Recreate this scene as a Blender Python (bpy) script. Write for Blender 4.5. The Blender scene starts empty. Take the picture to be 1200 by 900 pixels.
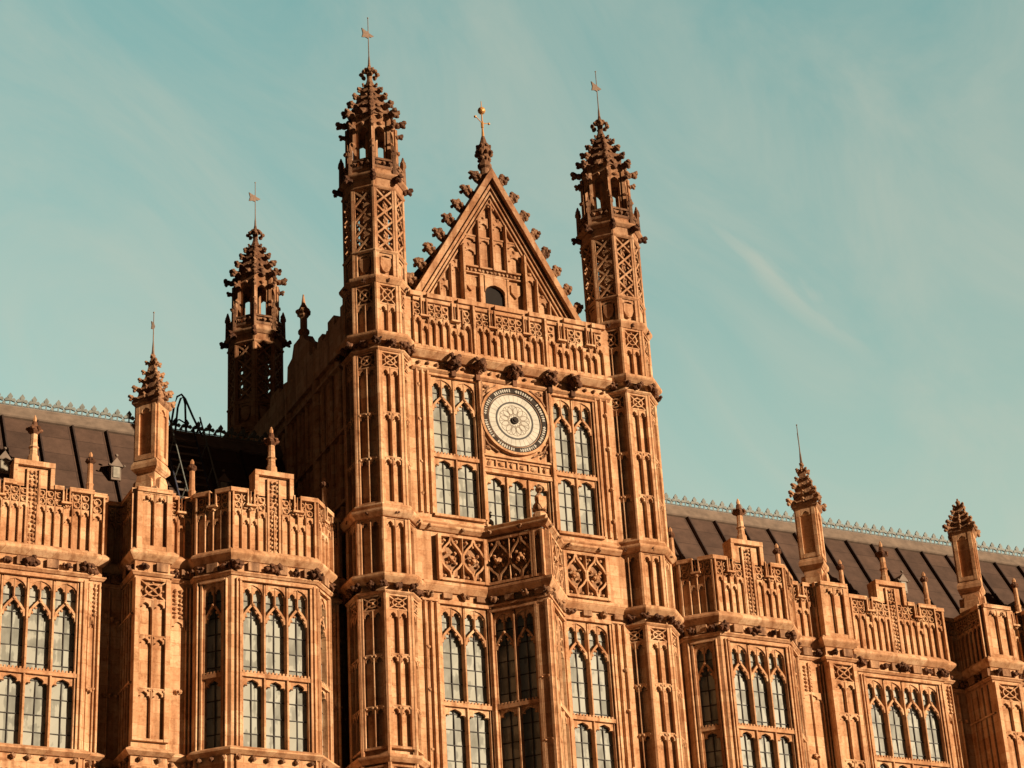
import bpy, bmesh, math, random
from math import radians as RAD, sin, cos, pi, sqrt, atan2
from mathutils import Vector, Matrix
random.seed(7)
sc = bpy.context.scene
# ---------------------------------------------------------------- camera
cd = bpy.data.cameras.new('camera'); cam = bpy.data.objects.new('camera', cd)
sc.collection.objects.link(cam); sc.camera = cam
CX = (0.90090511, -0.43081727, -0.0525971)
CYd = (0.15269578, 0.42806004, -0.89075732)
CF = (0.40626836, 0.79445647, 0.45142546)
m = Matrix(((CX[0], -CYd[0], -CF[0]), (CX[1], -CYd[1], -CF[1]), (CX[2], -CYd[2], -CF[2])))
cam.matrix_world = Matrix.Translation((-24.37610132, -47.66738794, 1.6)) @ m.to_4x4()
cd.sensor_width = 36; cd.sensor_fit = 'HORIZONTAL'; cd.lens = 2660.639 / 1200 * 36
cd.clip_start = 0.5; cd.clip_end = 5000
# ---------------------------------------------------------------- sun and sky
SUN_AZ = RAD(36); SUN_EL = RAD(13)          # azimuth measured from the facade's outward normal (-Y) towards +X
sdir = Vector((sin(SUN_AZ) * cos(SUN_EL), -cos(SUN_AZ) * cos(SUN_EL), sin(SUN_EL)))
sl = bpy.data.lights.new('sun', 'SUN'); so = bpy.data.objects.new('sun', sl); sc.collection.objects.link(so)
sl.energy = 5.0; sl.angle = RAD(0.5); sl.color = (1.0, 0.81, 0.57)
so.rotation_euler = (-sdir).to_track_quat('-Z', 'Y').to_euler()
world = bpy.data.worlds.new('World'); sc.world = world; world.use_nodes = True
nt = world.node_tree; N = nt.nodes; L = nt.links; N.clear()
def nd(t, **k):
    n = N.new(t)
    for a, b in k.items(): setattr(n, a, b)
    return n
wo = nd('ShaderNodeOutputWorld'); bg = nd('ShaderNodeBackground'); L.new(bg.outputs[0], wo.inputs[0])
sky = nd('ShaderNodeTexSky', sky_type='NISHITA', sun_disc=False)
sky.sun_elevation = SUN_EL; sky.sun_rotation = pi - SUN_AZ; sky.air_density = 1.0; sky.dust_density = 1.2
bg.inputs[1].default_value = 0.1
tc = nd('ShaderNodeTexCoord')
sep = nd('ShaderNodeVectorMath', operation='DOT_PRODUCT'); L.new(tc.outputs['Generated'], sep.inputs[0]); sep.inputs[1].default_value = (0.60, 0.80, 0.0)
tint = nd('ShaderNodeMix', data_type='RGBA', blend_type='MIX')   # sky darkened outside the viewed sector, to keep fill light off shaded walls
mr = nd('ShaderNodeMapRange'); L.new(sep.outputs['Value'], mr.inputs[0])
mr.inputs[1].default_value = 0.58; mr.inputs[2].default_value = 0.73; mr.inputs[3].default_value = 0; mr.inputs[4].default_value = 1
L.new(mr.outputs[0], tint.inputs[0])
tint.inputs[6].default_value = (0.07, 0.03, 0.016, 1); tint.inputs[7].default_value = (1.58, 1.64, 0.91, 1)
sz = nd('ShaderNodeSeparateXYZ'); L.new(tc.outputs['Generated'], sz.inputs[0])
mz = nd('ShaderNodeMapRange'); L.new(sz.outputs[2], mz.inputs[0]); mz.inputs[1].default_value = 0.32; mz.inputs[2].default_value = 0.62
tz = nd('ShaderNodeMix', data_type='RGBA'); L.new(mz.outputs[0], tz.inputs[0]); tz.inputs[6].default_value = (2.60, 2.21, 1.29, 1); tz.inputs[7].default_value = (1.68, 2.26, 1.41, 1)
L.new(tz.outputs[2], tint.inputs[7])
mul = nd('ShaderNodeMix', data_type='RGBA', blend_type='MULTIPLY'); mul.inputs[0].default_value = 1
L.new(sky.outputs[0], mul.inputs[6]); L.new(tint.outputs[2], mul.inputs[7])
# cirrus: thin streaks combed in one direction, one brighter wisp to the right of the tower
def wdir(px, py):
    return Vector((CX[0] * (px - 600) + CYd[0] * (py - 450) + CF[0] * 2660.6, CX[1] * (px - 600) + CYd[1] * (py - 450) + CF[1] * 2660.6, CX[2] * (px - 600) + CYd[2] * (py - 450) + CF[2] * 2660.6)).normalized()
WA, WB = wdir(800, 235), wdir(1030, 430)
WN = WA.cross(WB).normalized(); WT = (WB - WA).normalized(); WM = (WA + WB).normalized()
def dot(v):
    n = nd('ShaderNodeVectorMath', operation='DOT_PRODUCT'); L.new(tc.outputs['Generated'], n.inputs[0]); n.inputs[1].default_value = v; return n.outputs['Value']
def mth(op, a, b=None, c=None):
    n = nd('ShaderNodeMath', operation=op)
    for i_, x_ in enumerate((a, b, c)):
        if x_ is None: continue
        if isinstance(x_, (int, float)): n.inputs[i_].default_value = x_
        else: L.new(x_, n.inputs[i_])
    return n.outputs[0]
S_, T_ = dot(WN), dot(WT)
cx = nd('ShaderNodeCombineXYZ'); L.new(mth('MULTIPLY', S_, 7.5), cx.inputs[0]); L.new(mth('MULTIPLY', T_, 3.6), cx.inputs[1])
no = nd('ShaderNodeTexNoise'); L.new(cx.outputs[0], no.inputs[0]); no.inputs['Scale'].default_value = 1.6
no.inputs['Detail'].default_value = 8; no.inputs['Roughness'].default_value = 0.6; no.inputs['Distortion'].default_value = 0.9
cr = nd('ShaderNodeMapRange', interpolation_type='SMOOTHSTEP'); L.new(no.outputs[0], cr.inputs[0])
cr.inputs[1].default_value = 0.22; cr.inputs[2].default_value = 0.82; cr.inputs[3].default_value = 0; cr.inputs[4].default_value = 0.46
cx2 = nd('ShaderNodeCombineXYZ'); L.new(mth('MULTIPLY', S_, 60.0), cx2.inputs[0]); L.new(mth('MULTIPLY', T_, 16.0), cx2.inputs[1])
no2 = nd('ShaderNodeTexNoise'); L.new(cx2.outputs[0], no2.inputs[0]); no2.inputs['Scale'].default_value = 1.0; no2.inputs['Detail'].default_value = 6; no2.inputs['Distortion'].default_value = 0.6
off = mth('MULTIPLY_ADD', mth('SUBTRACT', no2.outputs[0], 0.5), 0.022, S_)
g1 = mth('POWER', 2.718, mth('MULTIPLY', mth('POWER', mth('DIVIDE', off, 0.0055), 2.0), -1.0))
tt = mth('SUBTRACT', T_, WT.dot(WM))
g2 = mth('POWER', 2.718, mth('MULTIPLY', mth('POWER', mth('DIVIDE', tt, 0.05), 2.0), -1.0))
wisp = mth('MULTIPLY', mth('MULTIPLY', g1, g2), mth('MULTIPLY', no2.outputs[0], 0.95))
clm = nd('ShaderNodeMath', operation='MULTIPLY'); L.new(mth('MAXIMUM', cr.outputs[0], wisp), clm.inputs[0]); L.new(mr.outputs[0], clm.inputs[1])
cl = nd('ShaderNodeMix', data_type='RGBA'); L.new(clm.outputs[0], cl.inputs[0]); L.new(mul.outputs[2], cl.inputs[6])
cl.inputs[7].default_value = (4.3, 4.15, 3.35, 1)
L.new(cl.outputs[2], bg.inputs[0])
CLOUD = cl
sc.view_settings.view_transform = 'Standard'; sc.view_settings.look = 'None'
sc.view_settings.exposure = 0.52; sc.view_settings.gamma = 1.0; sc.view_settings.use_curve_mapping = False
sc.cycles.max_bounces = 5; sc.cycles.diffuse_bounces = 1

# ---------------------------------------------------------------- materials
def mat(name):
    mt = bpy.data.materials.new(name); mt.use_nodes = True
    t = mt.node_tree; return mt, t, t.nodes, t.links, t.nodes['Principled BSDF']
def ramp(n, l, src, stops):
    r = n.new('ShaderNodeValToRGB'); l.new(src, r.inputs[0])
    e = r.color_ramp.elements
    e[0].position, e[0].color = stops[0][0], (*stops[0][1], 1)
    e[1].position, e[1].color = stops[-1][0], (*stops[-1][1], 1)
    for p, c in stops[1:-1]:
        q = e.new(p); q.color = (*c, 1)
    return r
def stone_mat(name, light, dark, stain, joints=True, bump=0.35):
    mt, t, n, l, p = mat(name)
    g = n.new('ShaderNodeNewGeometry')
    # masonry coordinates: run along the wall, height
    s = n.new('ShaderNodeSeparateXYZ'); l.new(g.outputs['Position'], s.inputs[0])
    ad = n.new('ShaderNodeMath'); ad.operation = 'ADD'; l.new(s.outputs[0], ad.inputs[0]); l.new(s.outputs[1], ad.inputs[1])
    cb = n.new('ShaderNodeCombineXYZ'); l.new(ad.outputs[0], cb.inputs[0]); l.new(s.outputs[2], cb.inputs[1])
    br = n.new('ShaderNodeTexBrick'); l.new(cb.outputs[0], br.inputs[0])
    br.inputs['Scale'].default_value = 1; br.inputs['Brick Width'].default_value = 0.62; br.inputs['Row Height'].default_value = 0.31
    br.inputs['Mortar Size'].default_value = 0.009; br.inputs['Mortar Smooth'].default_value = 0.3
    br.inputs['Color1'].default_value = (0.1, 0.1, 0.1, 1); br.inputs['Color2'].default_value = (0.9, 0.9, 0.9, 1); br.inputs['Mortar'].default_value = (0, 0, 0, 1)
    n1 = n.new('ShaderNodeTexNoise'); l.new(g.outputs['Position'], n1.inputs[0]); n1.inputs['Scale'].default_value = 1.1; n1.inputs['Detail'].default_value = 6; n1.inputs['Roughness'].default_value = 0.65
    n2 = n.new('ShaderNodeTexNoise'); l.new(g.outputs['Position'], n2.inputs[0]); n2.inputs['Scale'].default_value = 17; n2.inputs['Detail'].default_value = 6; n2.inputs['Roughness'].default_value = 0.7
    # rain streaks: noise stretched downwards
    mpn = n.new('ShaderNodeMapping'); l.new(g.outputs['Position'], mpn.inputs[0]); mpn.inputs['Scale'].default_value = (5, 5, 0.35)
    n3 = n.new('ShaderNodeTexNoise'); l.new(mpn.outputs[0], n3.inputs[0]); n3.inputs['Scale'].default_value = 1; n3.inputs['Detail'].default_value = 5
    a = n.new('ShaderNodeMix'); a.data_type = 'RGBA'; r1 = ramp(n, l, n1.outputs[0], [(0.38, (0, 0, 0)), (0.62, (1, 1, 1))])
    l.new(r1.outputs[0], a.inputs[0]); a.inputs[6].default_value = (*dark, 1); a.inputs[7].default_value = (*light, 1)
    b = n.new('ShaderNodeMix'); b.data_type = 'RGBA'; b.blend_type = 'SOFT_LIGHT'; b.inputs[0].default_value = 0.38 if joints else 0
    l.new(a.outputs[2], b.inputs[6]); l.new(br.outputs[0], b.inputs[7])
    c = n.new('ShaderNodeMix'); c.data_type = 'RGBA'; r3 = ramp(n, l, n3.outputs[0], [(0.48, (0, 0, 0)), (0.66, (0.8, 0.8, 0.8))])
    l.new(r3.outputs[0], c.inputs[0]); l.new(b.outputs[2], c.inputs[6]); c.inputs[7].default_value = (*stain, 1)
    d = n.new('ShaderNodeMix'); d.data_type = 'RGBA'; d.blend_type = 'OVERLAY'; d.inputs[0].default_value = 0.45
    l.new(c.outputs[2], d.inputs[6]); l.new(n2.outputs[0], d.inputs[7])
    # grime patches and the browner weathering of the exposed upper stonework
    n4 = n.new('ShaderNodeTexNoise'); l.new(g.outputs['Position'], n4.inputs[0]); n4.inputs['Scale'].default_value = 3.4; n4.inputs['Detail'].default_value = 8; n4.inputs['Roughness'].default_value = 0.75
    r4 = ramp(n, l, n4.outputs[0], [(0.50, (1, 1, 1)), (0.59, (0.74, 0.65, 0.58)), (0.72, (0.32, 0.24, 0.20))])
    e4 = n.new('ShaderNodeMix'); e4.data_type = 'RGBA'; e4.blend_type = 'MULTIPLY'; e4.inputs[0].default_value = 0.8
    l.new(d.outputs[2], e4.inputs[6]); l.new(r4.outputs[0], e4.inputs[7])
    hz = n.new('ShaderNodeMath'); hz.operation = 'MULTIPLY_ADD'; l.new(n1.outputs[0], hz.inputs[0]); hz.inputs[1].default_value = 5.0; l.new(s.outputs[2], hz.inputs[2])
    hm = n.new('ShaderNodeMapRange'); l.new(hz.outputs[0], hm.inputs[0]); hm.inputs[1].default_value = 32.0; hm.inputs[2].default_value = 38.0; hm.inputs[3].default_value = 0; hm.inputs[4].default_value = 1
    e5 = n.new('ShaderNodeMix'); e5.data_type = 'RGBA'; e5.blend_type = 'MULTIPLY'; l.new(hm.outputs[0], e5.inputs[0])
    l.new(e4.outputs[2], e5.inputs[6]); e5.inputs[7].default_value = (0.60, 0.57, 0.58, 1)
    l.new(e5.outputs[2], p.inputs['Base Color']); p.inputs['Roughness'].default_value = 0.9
    p.inputs['Specular IOR Level'].default_value = 0.2
    bp = n.new('ShaderNodeBump'); bp.inputs['Strength'].default_value = bump; bp.inputs['Distance'].default_value = 0.02
    mx = n.new('ShaderNodeMath'); mx.operation = 'MULTIPLY_ADD'; l.new(n2.outputs[0], mx.inputs[0]); mx.inputs[1].default_value = 0.8
    inv = n.new('ShaderNodeMath'); inv.operation = 'SUBTRACT'; inv.inputs[0].default_value = 1; l.new(br.outputs['Fac'], inv.inputs[1])
    l.new(inv.outputs[0], mx.inputs[2]); l.new(mx.outputs[0], bp.inputs['Height']); l.new(bp.outputs[0], p.inputs['Normal'])
    return mt
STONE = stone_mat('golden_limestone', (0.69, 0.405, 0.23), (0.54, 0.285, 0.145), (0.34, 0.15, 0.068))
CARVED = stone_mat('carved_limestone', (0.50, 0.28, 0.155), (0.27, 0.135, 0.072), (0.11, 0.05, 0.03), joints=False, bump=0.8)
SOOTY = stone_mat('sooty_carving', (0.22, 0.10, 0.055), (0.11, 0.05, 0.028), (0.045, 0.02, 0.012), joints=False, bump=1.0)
def simple(name, col, rough=0.6, metal=0.0, var=0.25, scale=8, spec=0.4):
    mt, t, n, l, p = mat(name)
    g = n.new('ShaderNodeNewGeometry'); x = n.new('ShaderNodeTexNoise'); l.new(g.outputs['Position'], x.inputs[0])
    x.inputs['Scale'].default_value = scale; x.inputs['Detail'].default_value = 6
    r = ramp(n, l, x.outputs[0], [(0.3, tuple(c * (1 - var) for c in col)), (0.7, tuple(min(1, c * (1 + var)) for c in col))])
    l.new(r.outputs[0], p.inputs['Base Color']); p.inputs['Roughness'].default_value = rough; p.inputs['Metallic'].default_value = metal
    p.inputs['Specular IOR Level'].default_value = spec
    return mt
def roof_mat():
    mt, t, n, l, p = mat('brown_iron_roof_plates')
    g = n.new('ShaderNodeNewGeometry'); q = n.new('ShaderNodeSeparateXYZ'); l.new(g.outputs['Position'], q.inputs[0])
    c = n.new('ShaderNodeCombineXYZ'); l.new(q.outputs[0], c.inputs[0]); l.new(q.outputs[2], c.inputs[1])
    b = n.new('ShaderNodeTexBrick'); l.new(c.outputs[0], b.inputs[0]); b.offset = 0.0
    b.inputs['Brick Width'].default_value = 0.94; b.inputs['Row Height'].default_value = 0.62; b.inputs['Scale'].default_value = 1; b.inputs['Mortar Size'].default_value = 0.012
    b.inputs['Color1'].default_value = (0.070, 0.040, 0.029, 1); b.inputs['Color2'].default_value = (0.100, 0.057, 0.040, 1); b.inputs['Mortar'].default_value = (0.05, 0.028, 0.02, 1)
    x = n.new('ShaderNodeTexNoise'); l.new(g.outputs['Position'], x.inputs[0]); x.inputs['Scale'].default_value = 2.2; x.inputs['Detail'].default_value = 8; x.inputs['Roughness'].default_value = 0.7
    m_ = n.new('ShaderNodeMix'); m_.data_type = 'RGBA'; m_.blend_type = 'OVERLAY'; m_.inputs[0].default_value = 0.75; l.new(b.outputs[0], m_.inputs[6]); l.new(x.outputs[0], m_.inputs[7])
    l.new(m_.outputs[2], p.inputs['Base Color']); p.inputs['Roughness'].default_value = 0.75; p.inputs['Specular IOR Level'].default_value = 0.25
    bp = n.new('ShaderNodeBump'); bp.inputs['Strength'].default_value = 0.5; bp.inputs['Distance'].default_value = 0.03; l.new(x.outputs[0], bp.inputs['Height']); l.new(bp.outputs[0], p.inputs['Normal'])
    return mt
ROOF = roof_mat()
SEAM = simple('dark_roof_rib', (0.045, 0.026, 0.02), 0.7, 0, 0.3, 6)
RIDGE = simple('pale_ridge_plate', (0.19, 0.135, 0.10), 0.7, 0, 0.25, 4)
IRON = simple('weathered_iron_cresting', (0.15, 0.155, 0.14), 0.6, 0, 0.3, 10)
GOLD = simple('gilded_metal', (0.22, 0.145, 0.105), 0.45, 0.3, 0.2, 20)
STEEL = simple('dark_painted_steel', (0.05, 0.05, 0.075), 0.5, 0, 0.3, 8)
LEAD = simple('leaded_glazing_bar', (0.03, 0.022, 0.018), 0.6, 0, 0.3, 8)
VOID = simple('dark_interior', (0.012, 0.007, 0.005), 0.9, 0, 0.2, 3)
CREAM = simple('cream_enamel', (0.47, 0.42, 0.34), 0.5, 0, 0.2, 5)
BLACKP = simple('black_enamel', (0.035, 0.024, 0.018), 0.7, 0, 0.3, 8, 0.15)
SILVER = simple('pale_numeral_paint', (0.42, 0.37, 0.30), 0.5, 0, 0.15, 8)
def glass_mat():
    mt, t, n, l, p = mat('leaded_window_glass')
    g = n.new('ShaderNodeNewGeometry')
    x = n.new('ShaderNodeTexNoise'); l.new(g.outputs['Position'], x.inputs[0]); x.inputs['Scale'].default_value = 2.4; x.inputs['Detail'].default_value = 3
    mpn = n.new('ShaderNodeMapping'); l.new(g.outputs['Position'], mpn.inputs[0]); mpn.inputs['Scale'].default_value = (9, 9, 1.2)
    y = n.new('ShaderNodeTexNoise'); l.new(mpn.outputs[0], y.inputs[0]); y.inputs['Scale'].default_value = 1; y.inputs['Detail'].default_value = 3
    a = n.new('ShaderNodeMath'); a.operation = 'MULTIPLY_ADD'; l.new(g.outputs['Random Per Island'], a.inputs[0]); a.inputs[1].default_value = 0.28
    l.new(x.outputs[0], a.inputs[2])
    b = n.new('ShaderNodeMath'); b.operation = 'MULTIPLY_ADD'; l.new(y.outputs[0], b.inputs[0]); b.inputs[1].default_value = 0.7; l.new(a.outputs[0], b.inputs[2])
    r = ramp(n, l, b.outputs[0], [(0.6, (0.165, 0.163, 0.138)), (0.95, (0.255, 0.254, 0.218)), (1.3, (0.375, 0.372, 0.318))])
    r.color_ramp.elements[2].position = 1.0
    l.new(r.outputs[0], p.inputs['Base Color']); p.inputs['Roughness'].default_value = 0.45; p.inputs["Specular IOR Level"].default_value = 0.12
    return mt
GLASS = glass_mat()

# ---------------------------------------------------------------- mesh building
COL = sc.collection
class Fr:
    """wall frame: u runs along the wall, v is height, w comes out of the wall"""
    def __init__(s, ox, oy, ang=0.0, oz=0.0):
        s.o = (ox, oy, oz); s.u = (cos(ang), sin(ang)); s.w = (sin(ang), -cos(ang))
    def __call__(s, u, v, w):
        return (s.o[0] + s.u[0] * u + s.w[0] * w, s.o[1] + s.u[1] * u + s.w[1] * w, s.o[2] + v)
ID = Fr(0, 0)
def seg(a, b):
    """frame along the plan segment a->b, and its length"""
    d = (b[0] - a[0], b[1] - a[1]); return Fr(a[0], a[1], atan2(d[1], d[0])), sqrt(d[0] ** 2 + d[1] ** 2)
_ico = {}
def ico(sub):
    if sub not in _ico:
        bm = bmesh.new(); bmesh.ops.create_icosphere(bm, subdivisions=sub, radius=1)
        bm.verts.ensure_lookup_table()
        _ico[sub] = ([v.co.copy() for v in bm.verts], [[v.index for v in f.verts] for f in bm.faces]); bm.free()
    return _ico[sub]
class MB:
    def __init__(s): s.v = []; s.f = []
    def add(s, vs, fs):
        b = len(s.v); s.v += [tuple(x) for x in vs]; s.f += [[b + i for i in f] for f in fs]
    def prism(s, F, poly, w0, w1, jit=True):
        if jit: w1 += random.uniform(0, 0.004)
        n = len(poly)
        s.add([F(u, v, w0) for u, v in poly] + [F(u, v, w1) for u, v in poly],
              [list(range(n))[::-1], [n + i for i in range(n)]] + [[i, (i + 1) % n, n + (i + 1) % n, n + i] for i in range(n)])
    def box(s, F, u0, u1, v0, v1, w0, w1, jit=True):
        s.prism(F, [(u0, v0), (u1, v0), (u1, v1), (u0, v1)], w0, w1, jit)
    def plan(s, F, poly, v0, v1):
        """polygon in (u,w), extruded in height"""
        n = len(poly)
        s.add([F(u, v0, w) for u, w in poly] + [F(u, v1, w) for u, w in poly],
              [list(range(n)), [n + i for i in range(n)][::-1]] + [[i, n + i, n + (i + 1) % n, (i + 1) % n] for i in range(n)])
    def mull(s, F, u, v0, v1, w0, w1, t):
        e = min(0.05, (w1 - w0) * 0.45); w1 += random.uniform(0, 0.003)
        s.plan(F, [(u - t / 2, w0), (u + t / 2, w0), (u + t / 2, w1 - e), (u + t * 0.2, w1), (u - t * 0.2, w1), (u - t / 2, w1 - e)], v0, v1)
    def bar(s, F, pts, t, w0, w1):
        w1 += random.uniform(0, 0.005); n = len(pts); lft = []; rgt = []
        for i, p in enumerate(pts):
            a = pts[max(0, i - 1)]; b = pts[min(n - 1, i + 1)]
            d = (b[0] - a[0], b[1] - a[1]); q = sqrt(d[0] ** 2 + d[1] ** 2) or 1
            nx, ny = -d[1] / q * t / 2, d[0] / q * t / 2
            lft.append((p[0] + nx, p[1] + ny)); rgt.append((p[0] - nx, p[1] - ny))
        vs = []; fs = []
        for i in range(n):
            for (u, v), w in ((lft[i], w0), (rgt[i], w0), (rgt[i], w1), (lft[i], w1)): vs.append(F(u, v, w))
        for i in range(n - 1):
            b = 4 * i
            for k in range(4): fs.append([b + k, b + (k + 1) % 4, b + 4 + (k + 1) % 4, b + 4 + k])
        fs += [[3, 2, 1, 0], [4 * n - 4, 4 * n - 3, 4 * n - 2, 4 * n - 1]]
        s.add(vs, fs)
    def lump(s, c, r, sub=1, j=0.25, sq=(1, 1, 1)):
        vs, fs = ico(sub); s.add([(c[0] + v.x * r * sq[0] * (1 + random.uniform(-j, j)), c[1] + v.y * r * sq[1] * (1 + random.uniform(-j, j)),
                                   c[2] + v.z * r * sq[2] * (1 + random.uniform(-j, j))) for v in vs], fs)
    def leafy(s, c, r, n=7):
        """carved foliage or grotesque: a knot of small lumps"""
        s.lump(c, r * 0.62, 1, 0.2)
        for k in range(n):
            a = random.uniform(0, 2 * pi); z = random.uniform(-0.8, 0.8); q = sqrt(1 - z * z)
            s.lump((c[0] + r * 0.66 * q * cos(a), c[1] + r * 0.66 * q * sin(a), c[2] + r * 0.66 * z), r * random.uniform(0.26, 0.42), 1, 0.3)
    def crocket(s, c, d, r):
        """hooked leaf standing off an edge: stalk outwards then a curled bud"""
        s.lump((c[0] + d[0] * r * 0.3, c[1] + d[1] * r * 0.3, c[2] + d[2] * r * 0.3), r * 0.52, 1, 0.15)
        s.lump((c[0] + d[0] * r * 0.85, c[1] + d[1] * r * 0.85, c[2] + d[2] * r * 0.85 + r * 0.1), r * 0.52, 1, 0.22)
        s.lump((c[0] + d[0] * r * 1.2, c[1] + d[1] * r * 1.2, c[2] + d[2] * r * 1.2 + r * 0.38), r * 0.4, 1, 0.25)
        s.lump((c[0] + d[0] * r * 1.12, c[1] + d[1] * r * 1.12, c[2] + d[2] * r * 1.12 - r * 0.25), r * 0.32, 1, 0.25)
    def ngon(s, x, y, rings, n=8, rot=pi / 8, caps=True):
        """stack of n-gons: rings = [(z, circumradius)]"""
        vs = []; fs = []
        for z, r in rings:
            for k in range(n):
                a = rot + 2 * pi * k / n; vs.append((x + r * cos(a), y + r * sin(a), z))
        for i in range(len(rings) - 1):
            for k in range(n): fs.append([i * n + k, i * n + (k + 1) % n, (i + 1) * n + (k + 1) % n, (i + 1) * n + k])
        if caps: fs += [list(range(n))[::-1], [(len(rings) - 1) * n + k for k in range(n)]]
        s.add(vs, fs)
    def mould(s, path, prof, closed=False):
        """profile [(out, z)] swept along the plan path (outward = right of travel), mitred"""
        n = len(path); outs = []
        for i in range(n):
            def nrm(a, b):
                d = (b[0] - a[0], b[1] - a[1]); q = sqrt(d[0] ** 2 + d[1] ** 2); return (d[1] / q, -d[0] / q)
            if closed or 0 < i < n - 1:
                a = nrm(path[i - 1], path[i]); b = nrm(path[i], path[(i + 1) % n])
                k = 1 + a[0] * b[0] + a[1] * b[1]; k = max(k, 0.35); outs.append(((a[0] + b[0]) / k, (a[1] + b[1]) / k))
            else:
                outs.append(nrm(path[0], path[1]) if i == 0 else nrm(path[-2], path[-1]))
        vs = []; fs = []; m_ = len(prof)
        for p, o in zip(path, outs):
            for w, z in prof: vs.append((p[0] + o[0] * w, p[1] + o[1] * w, z))
        for i in range(n if closed else n - 1):
            j = (i + 1) % n
            for k in range(m_): fs.append([i * m_ + k, i * m_ + (k + 1) % m_, j * m_ + (k + 1) % m_, j * m_ + k])
        if not closed: fs += [list(range(m_))[::-1], [(n - 1) * m_ + k for k in range(m_)]]
        s.add(vs, fs)
    def rod(s, pts, r, n=6):
        vs = []; fs = []
        P = [Vector(p) for p in pts]
        for i, p in enumerate(P):
            d = (P[min(len(P) - 1, i + 1)] - P[max(0, i - 1)]).normalized()
            a = d.cross(Vector((0, 0, 1)) if abs(d.z) < 0.9 else Vector((1, 0, 0))).normalized(); b = d.cross(a)
            for k in range(n):
                t = 2 * pi * k / n; vs.append(tuple(p + (a * cos(t) + b * sin(t)) * r))
        for i in range(len(P) - 1):
            for k in range(n): fs.append([i * n + k, i * n + (k + 1) % n, (i + 1) * n + (k + 1) % n, (i + 1) * n + k])
        fs += [list(range(n))[::-1], [(len(P) - 1) * n + k for k in range(n)]]
        s.add(vs, fs)
    def build(s, name, material, parent=None, label=None, origin=None):
        me = bpy.data.meshes.new(name)
        o3 = Vector(origin) if origin else Vector((0, 0, 0))
        me.from_pydata([tuple(Vector(v) - o3) for v in s.v], [], s.f)
        bm = bmesh.new(); bm.from_mesh(me); bmesh.ops.recalc_face_normals(bm, faces=bm.faces); bm.to_mesh(me); bm.free()
        me.materials.append(material)
        o = bpy.data.objects.new(name, me); COL.objects.link(o)
        if parent is not None:
            o.parent = parent; pw = wloc(parent); o.location = o3 - pw
        else: o.location = o3
        if label: o['label'] = label
        return o
def wloc(o):
    v = Vector((0, 0, 0))
    while o is not None: v += o.location; o = o.parent
    return v
def thing(name, label, cat, loc, group=None):
    o = bpy.data.objects.new(name, None); COL.objects.link(o); o.location = loc
    o['label'] = label; o['category'] = cat
    if group: o['group'] = group
    return o

class Each:
    """stand-in builder: every call becomes an object of its own"""
    def __init__(s, name, m, parent): s.n, s.m, s.p = name, m, parent
    def __getattr__(s, k):
        def f(*a, **kw):
            q = MB(); getattr(q, k)(*a, **kw); return q.build(s.n, s.m, s.p)
        return f
# -------- gothic vocabulary
CUSP = [(0, 0), (0.015, 0.22), (0.07, 0.40), (0.24, 0.36), (0.19, 0.55), (0.25, 0.76), (0.5, 1.0)]
PLAIN = [(0, 0), (0.03, 0.35), (0.12, 0.62), (0.27, 0.84), (0.5, 1.0)]
def arch(mb, F, u0, u1, vs, va, vt, w0, w1, shape=CUSP):
    W = u1 - u0; H = va - vs
    left = [(u0 + a * W, vs + b * H) for a, b in shape]
    right = [(u1 - a * W, vs + b * H) for a, b in shape[:-1]][::-1]
    mb.prism(F, left + right + [(u1, vt), (u0, vt)], w0, w1)
def blind(mb, F, u0, u1, v0, v1, n=2, w=0.06, rib=0.05, edge=0.07, bands=(), head=0.0, sill=0.06, arch_h=0.2):
    """blind panelling standing proud (w) of a recessed wall face (w=0)"""
    mb.box(F, u0, u0 + edge, v0, v1, -0.01, w); mb.box(F, u1 - edge, u1, v0, v1, -0.01, w)
    a, b = u0 + edge, u1 - edge; step = (b - a) / n
    mb.box(F, a, b, v0, v0 + sill, -0.01, w * 0.9); mb.box(F, a, b, v1 - 0.05, v1, -0.01, w * 0.93)
    top = v1 - 0.05 - head
    for k in range(1, n): mb.mull(F, a + step * k, v0 + sill, top, -0.01, w * 0.86, rib)
    levels = [top] + list(bands)
    for q, lv in enumerate(levels):
        for k in range(n):
            x0 = a + step * k + (rib / 2 if k else 0); x1 = a + step * (k + 1) - (rib / 2 if k < n - 1 else 0)
            arch(mb, F, x0, x1, lv - arch_h - 0.03, lv - 0.05, lv, -0.01, w * 0.72)
            if q:   # carved leaves where the band crosses
                for xx in (x0 + 0.02, x1 - 0.02): mb.lump(F(xx, lv - 0.03, w * 0.8), 0.035, 1, 0.3)
        if q: mb.box(F, a, b, lv, lv + 0.03, -0.01, w * 0.8)
    if head > 0.1: quatre(mb, F, a, b, top + 0.02, v1 - 0.05, w * 0.8)
def quatre(mb, F, u0, u1, v0, v1, w):
    """square carved panel: crossed ribs, foils and a flower"""
    uc, vc = (u0 + u1) / 2, (v0 + v1) / 2; hu, hv = (u1 - u0) / 2, (v1 - v0) / 2; t = 0.028
    mb.bar(F, [(u0, v0), (u1, v1)], t, -0.01, w); mb.bar(F, [(u0, v1), (u1, v0)], t, -0.01, w)
    mb.box(F, u0, u1, v0 - 0.02, v0 + 0.015, -0.01, w)
    ring = [(uc + hu * 0.62 * cos(k * pi / 6), vc + hv * 0.62 * sin(k * pi / 6)) for k in range(13)]
    mb.bar(F, ring, t, -0.01, w * 1.05)
    for k in range(4):
        a = k * pi / 2; mb.lump(F(uc + hu * 0.8 * cos(a), vc + hv * 0.8 * sin(a), w * 0.6), 0.03, 1, 0.3)
    mb.lump(F(uc, vc, w * 0.8), 0.05, 1, 0.3)
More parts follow.
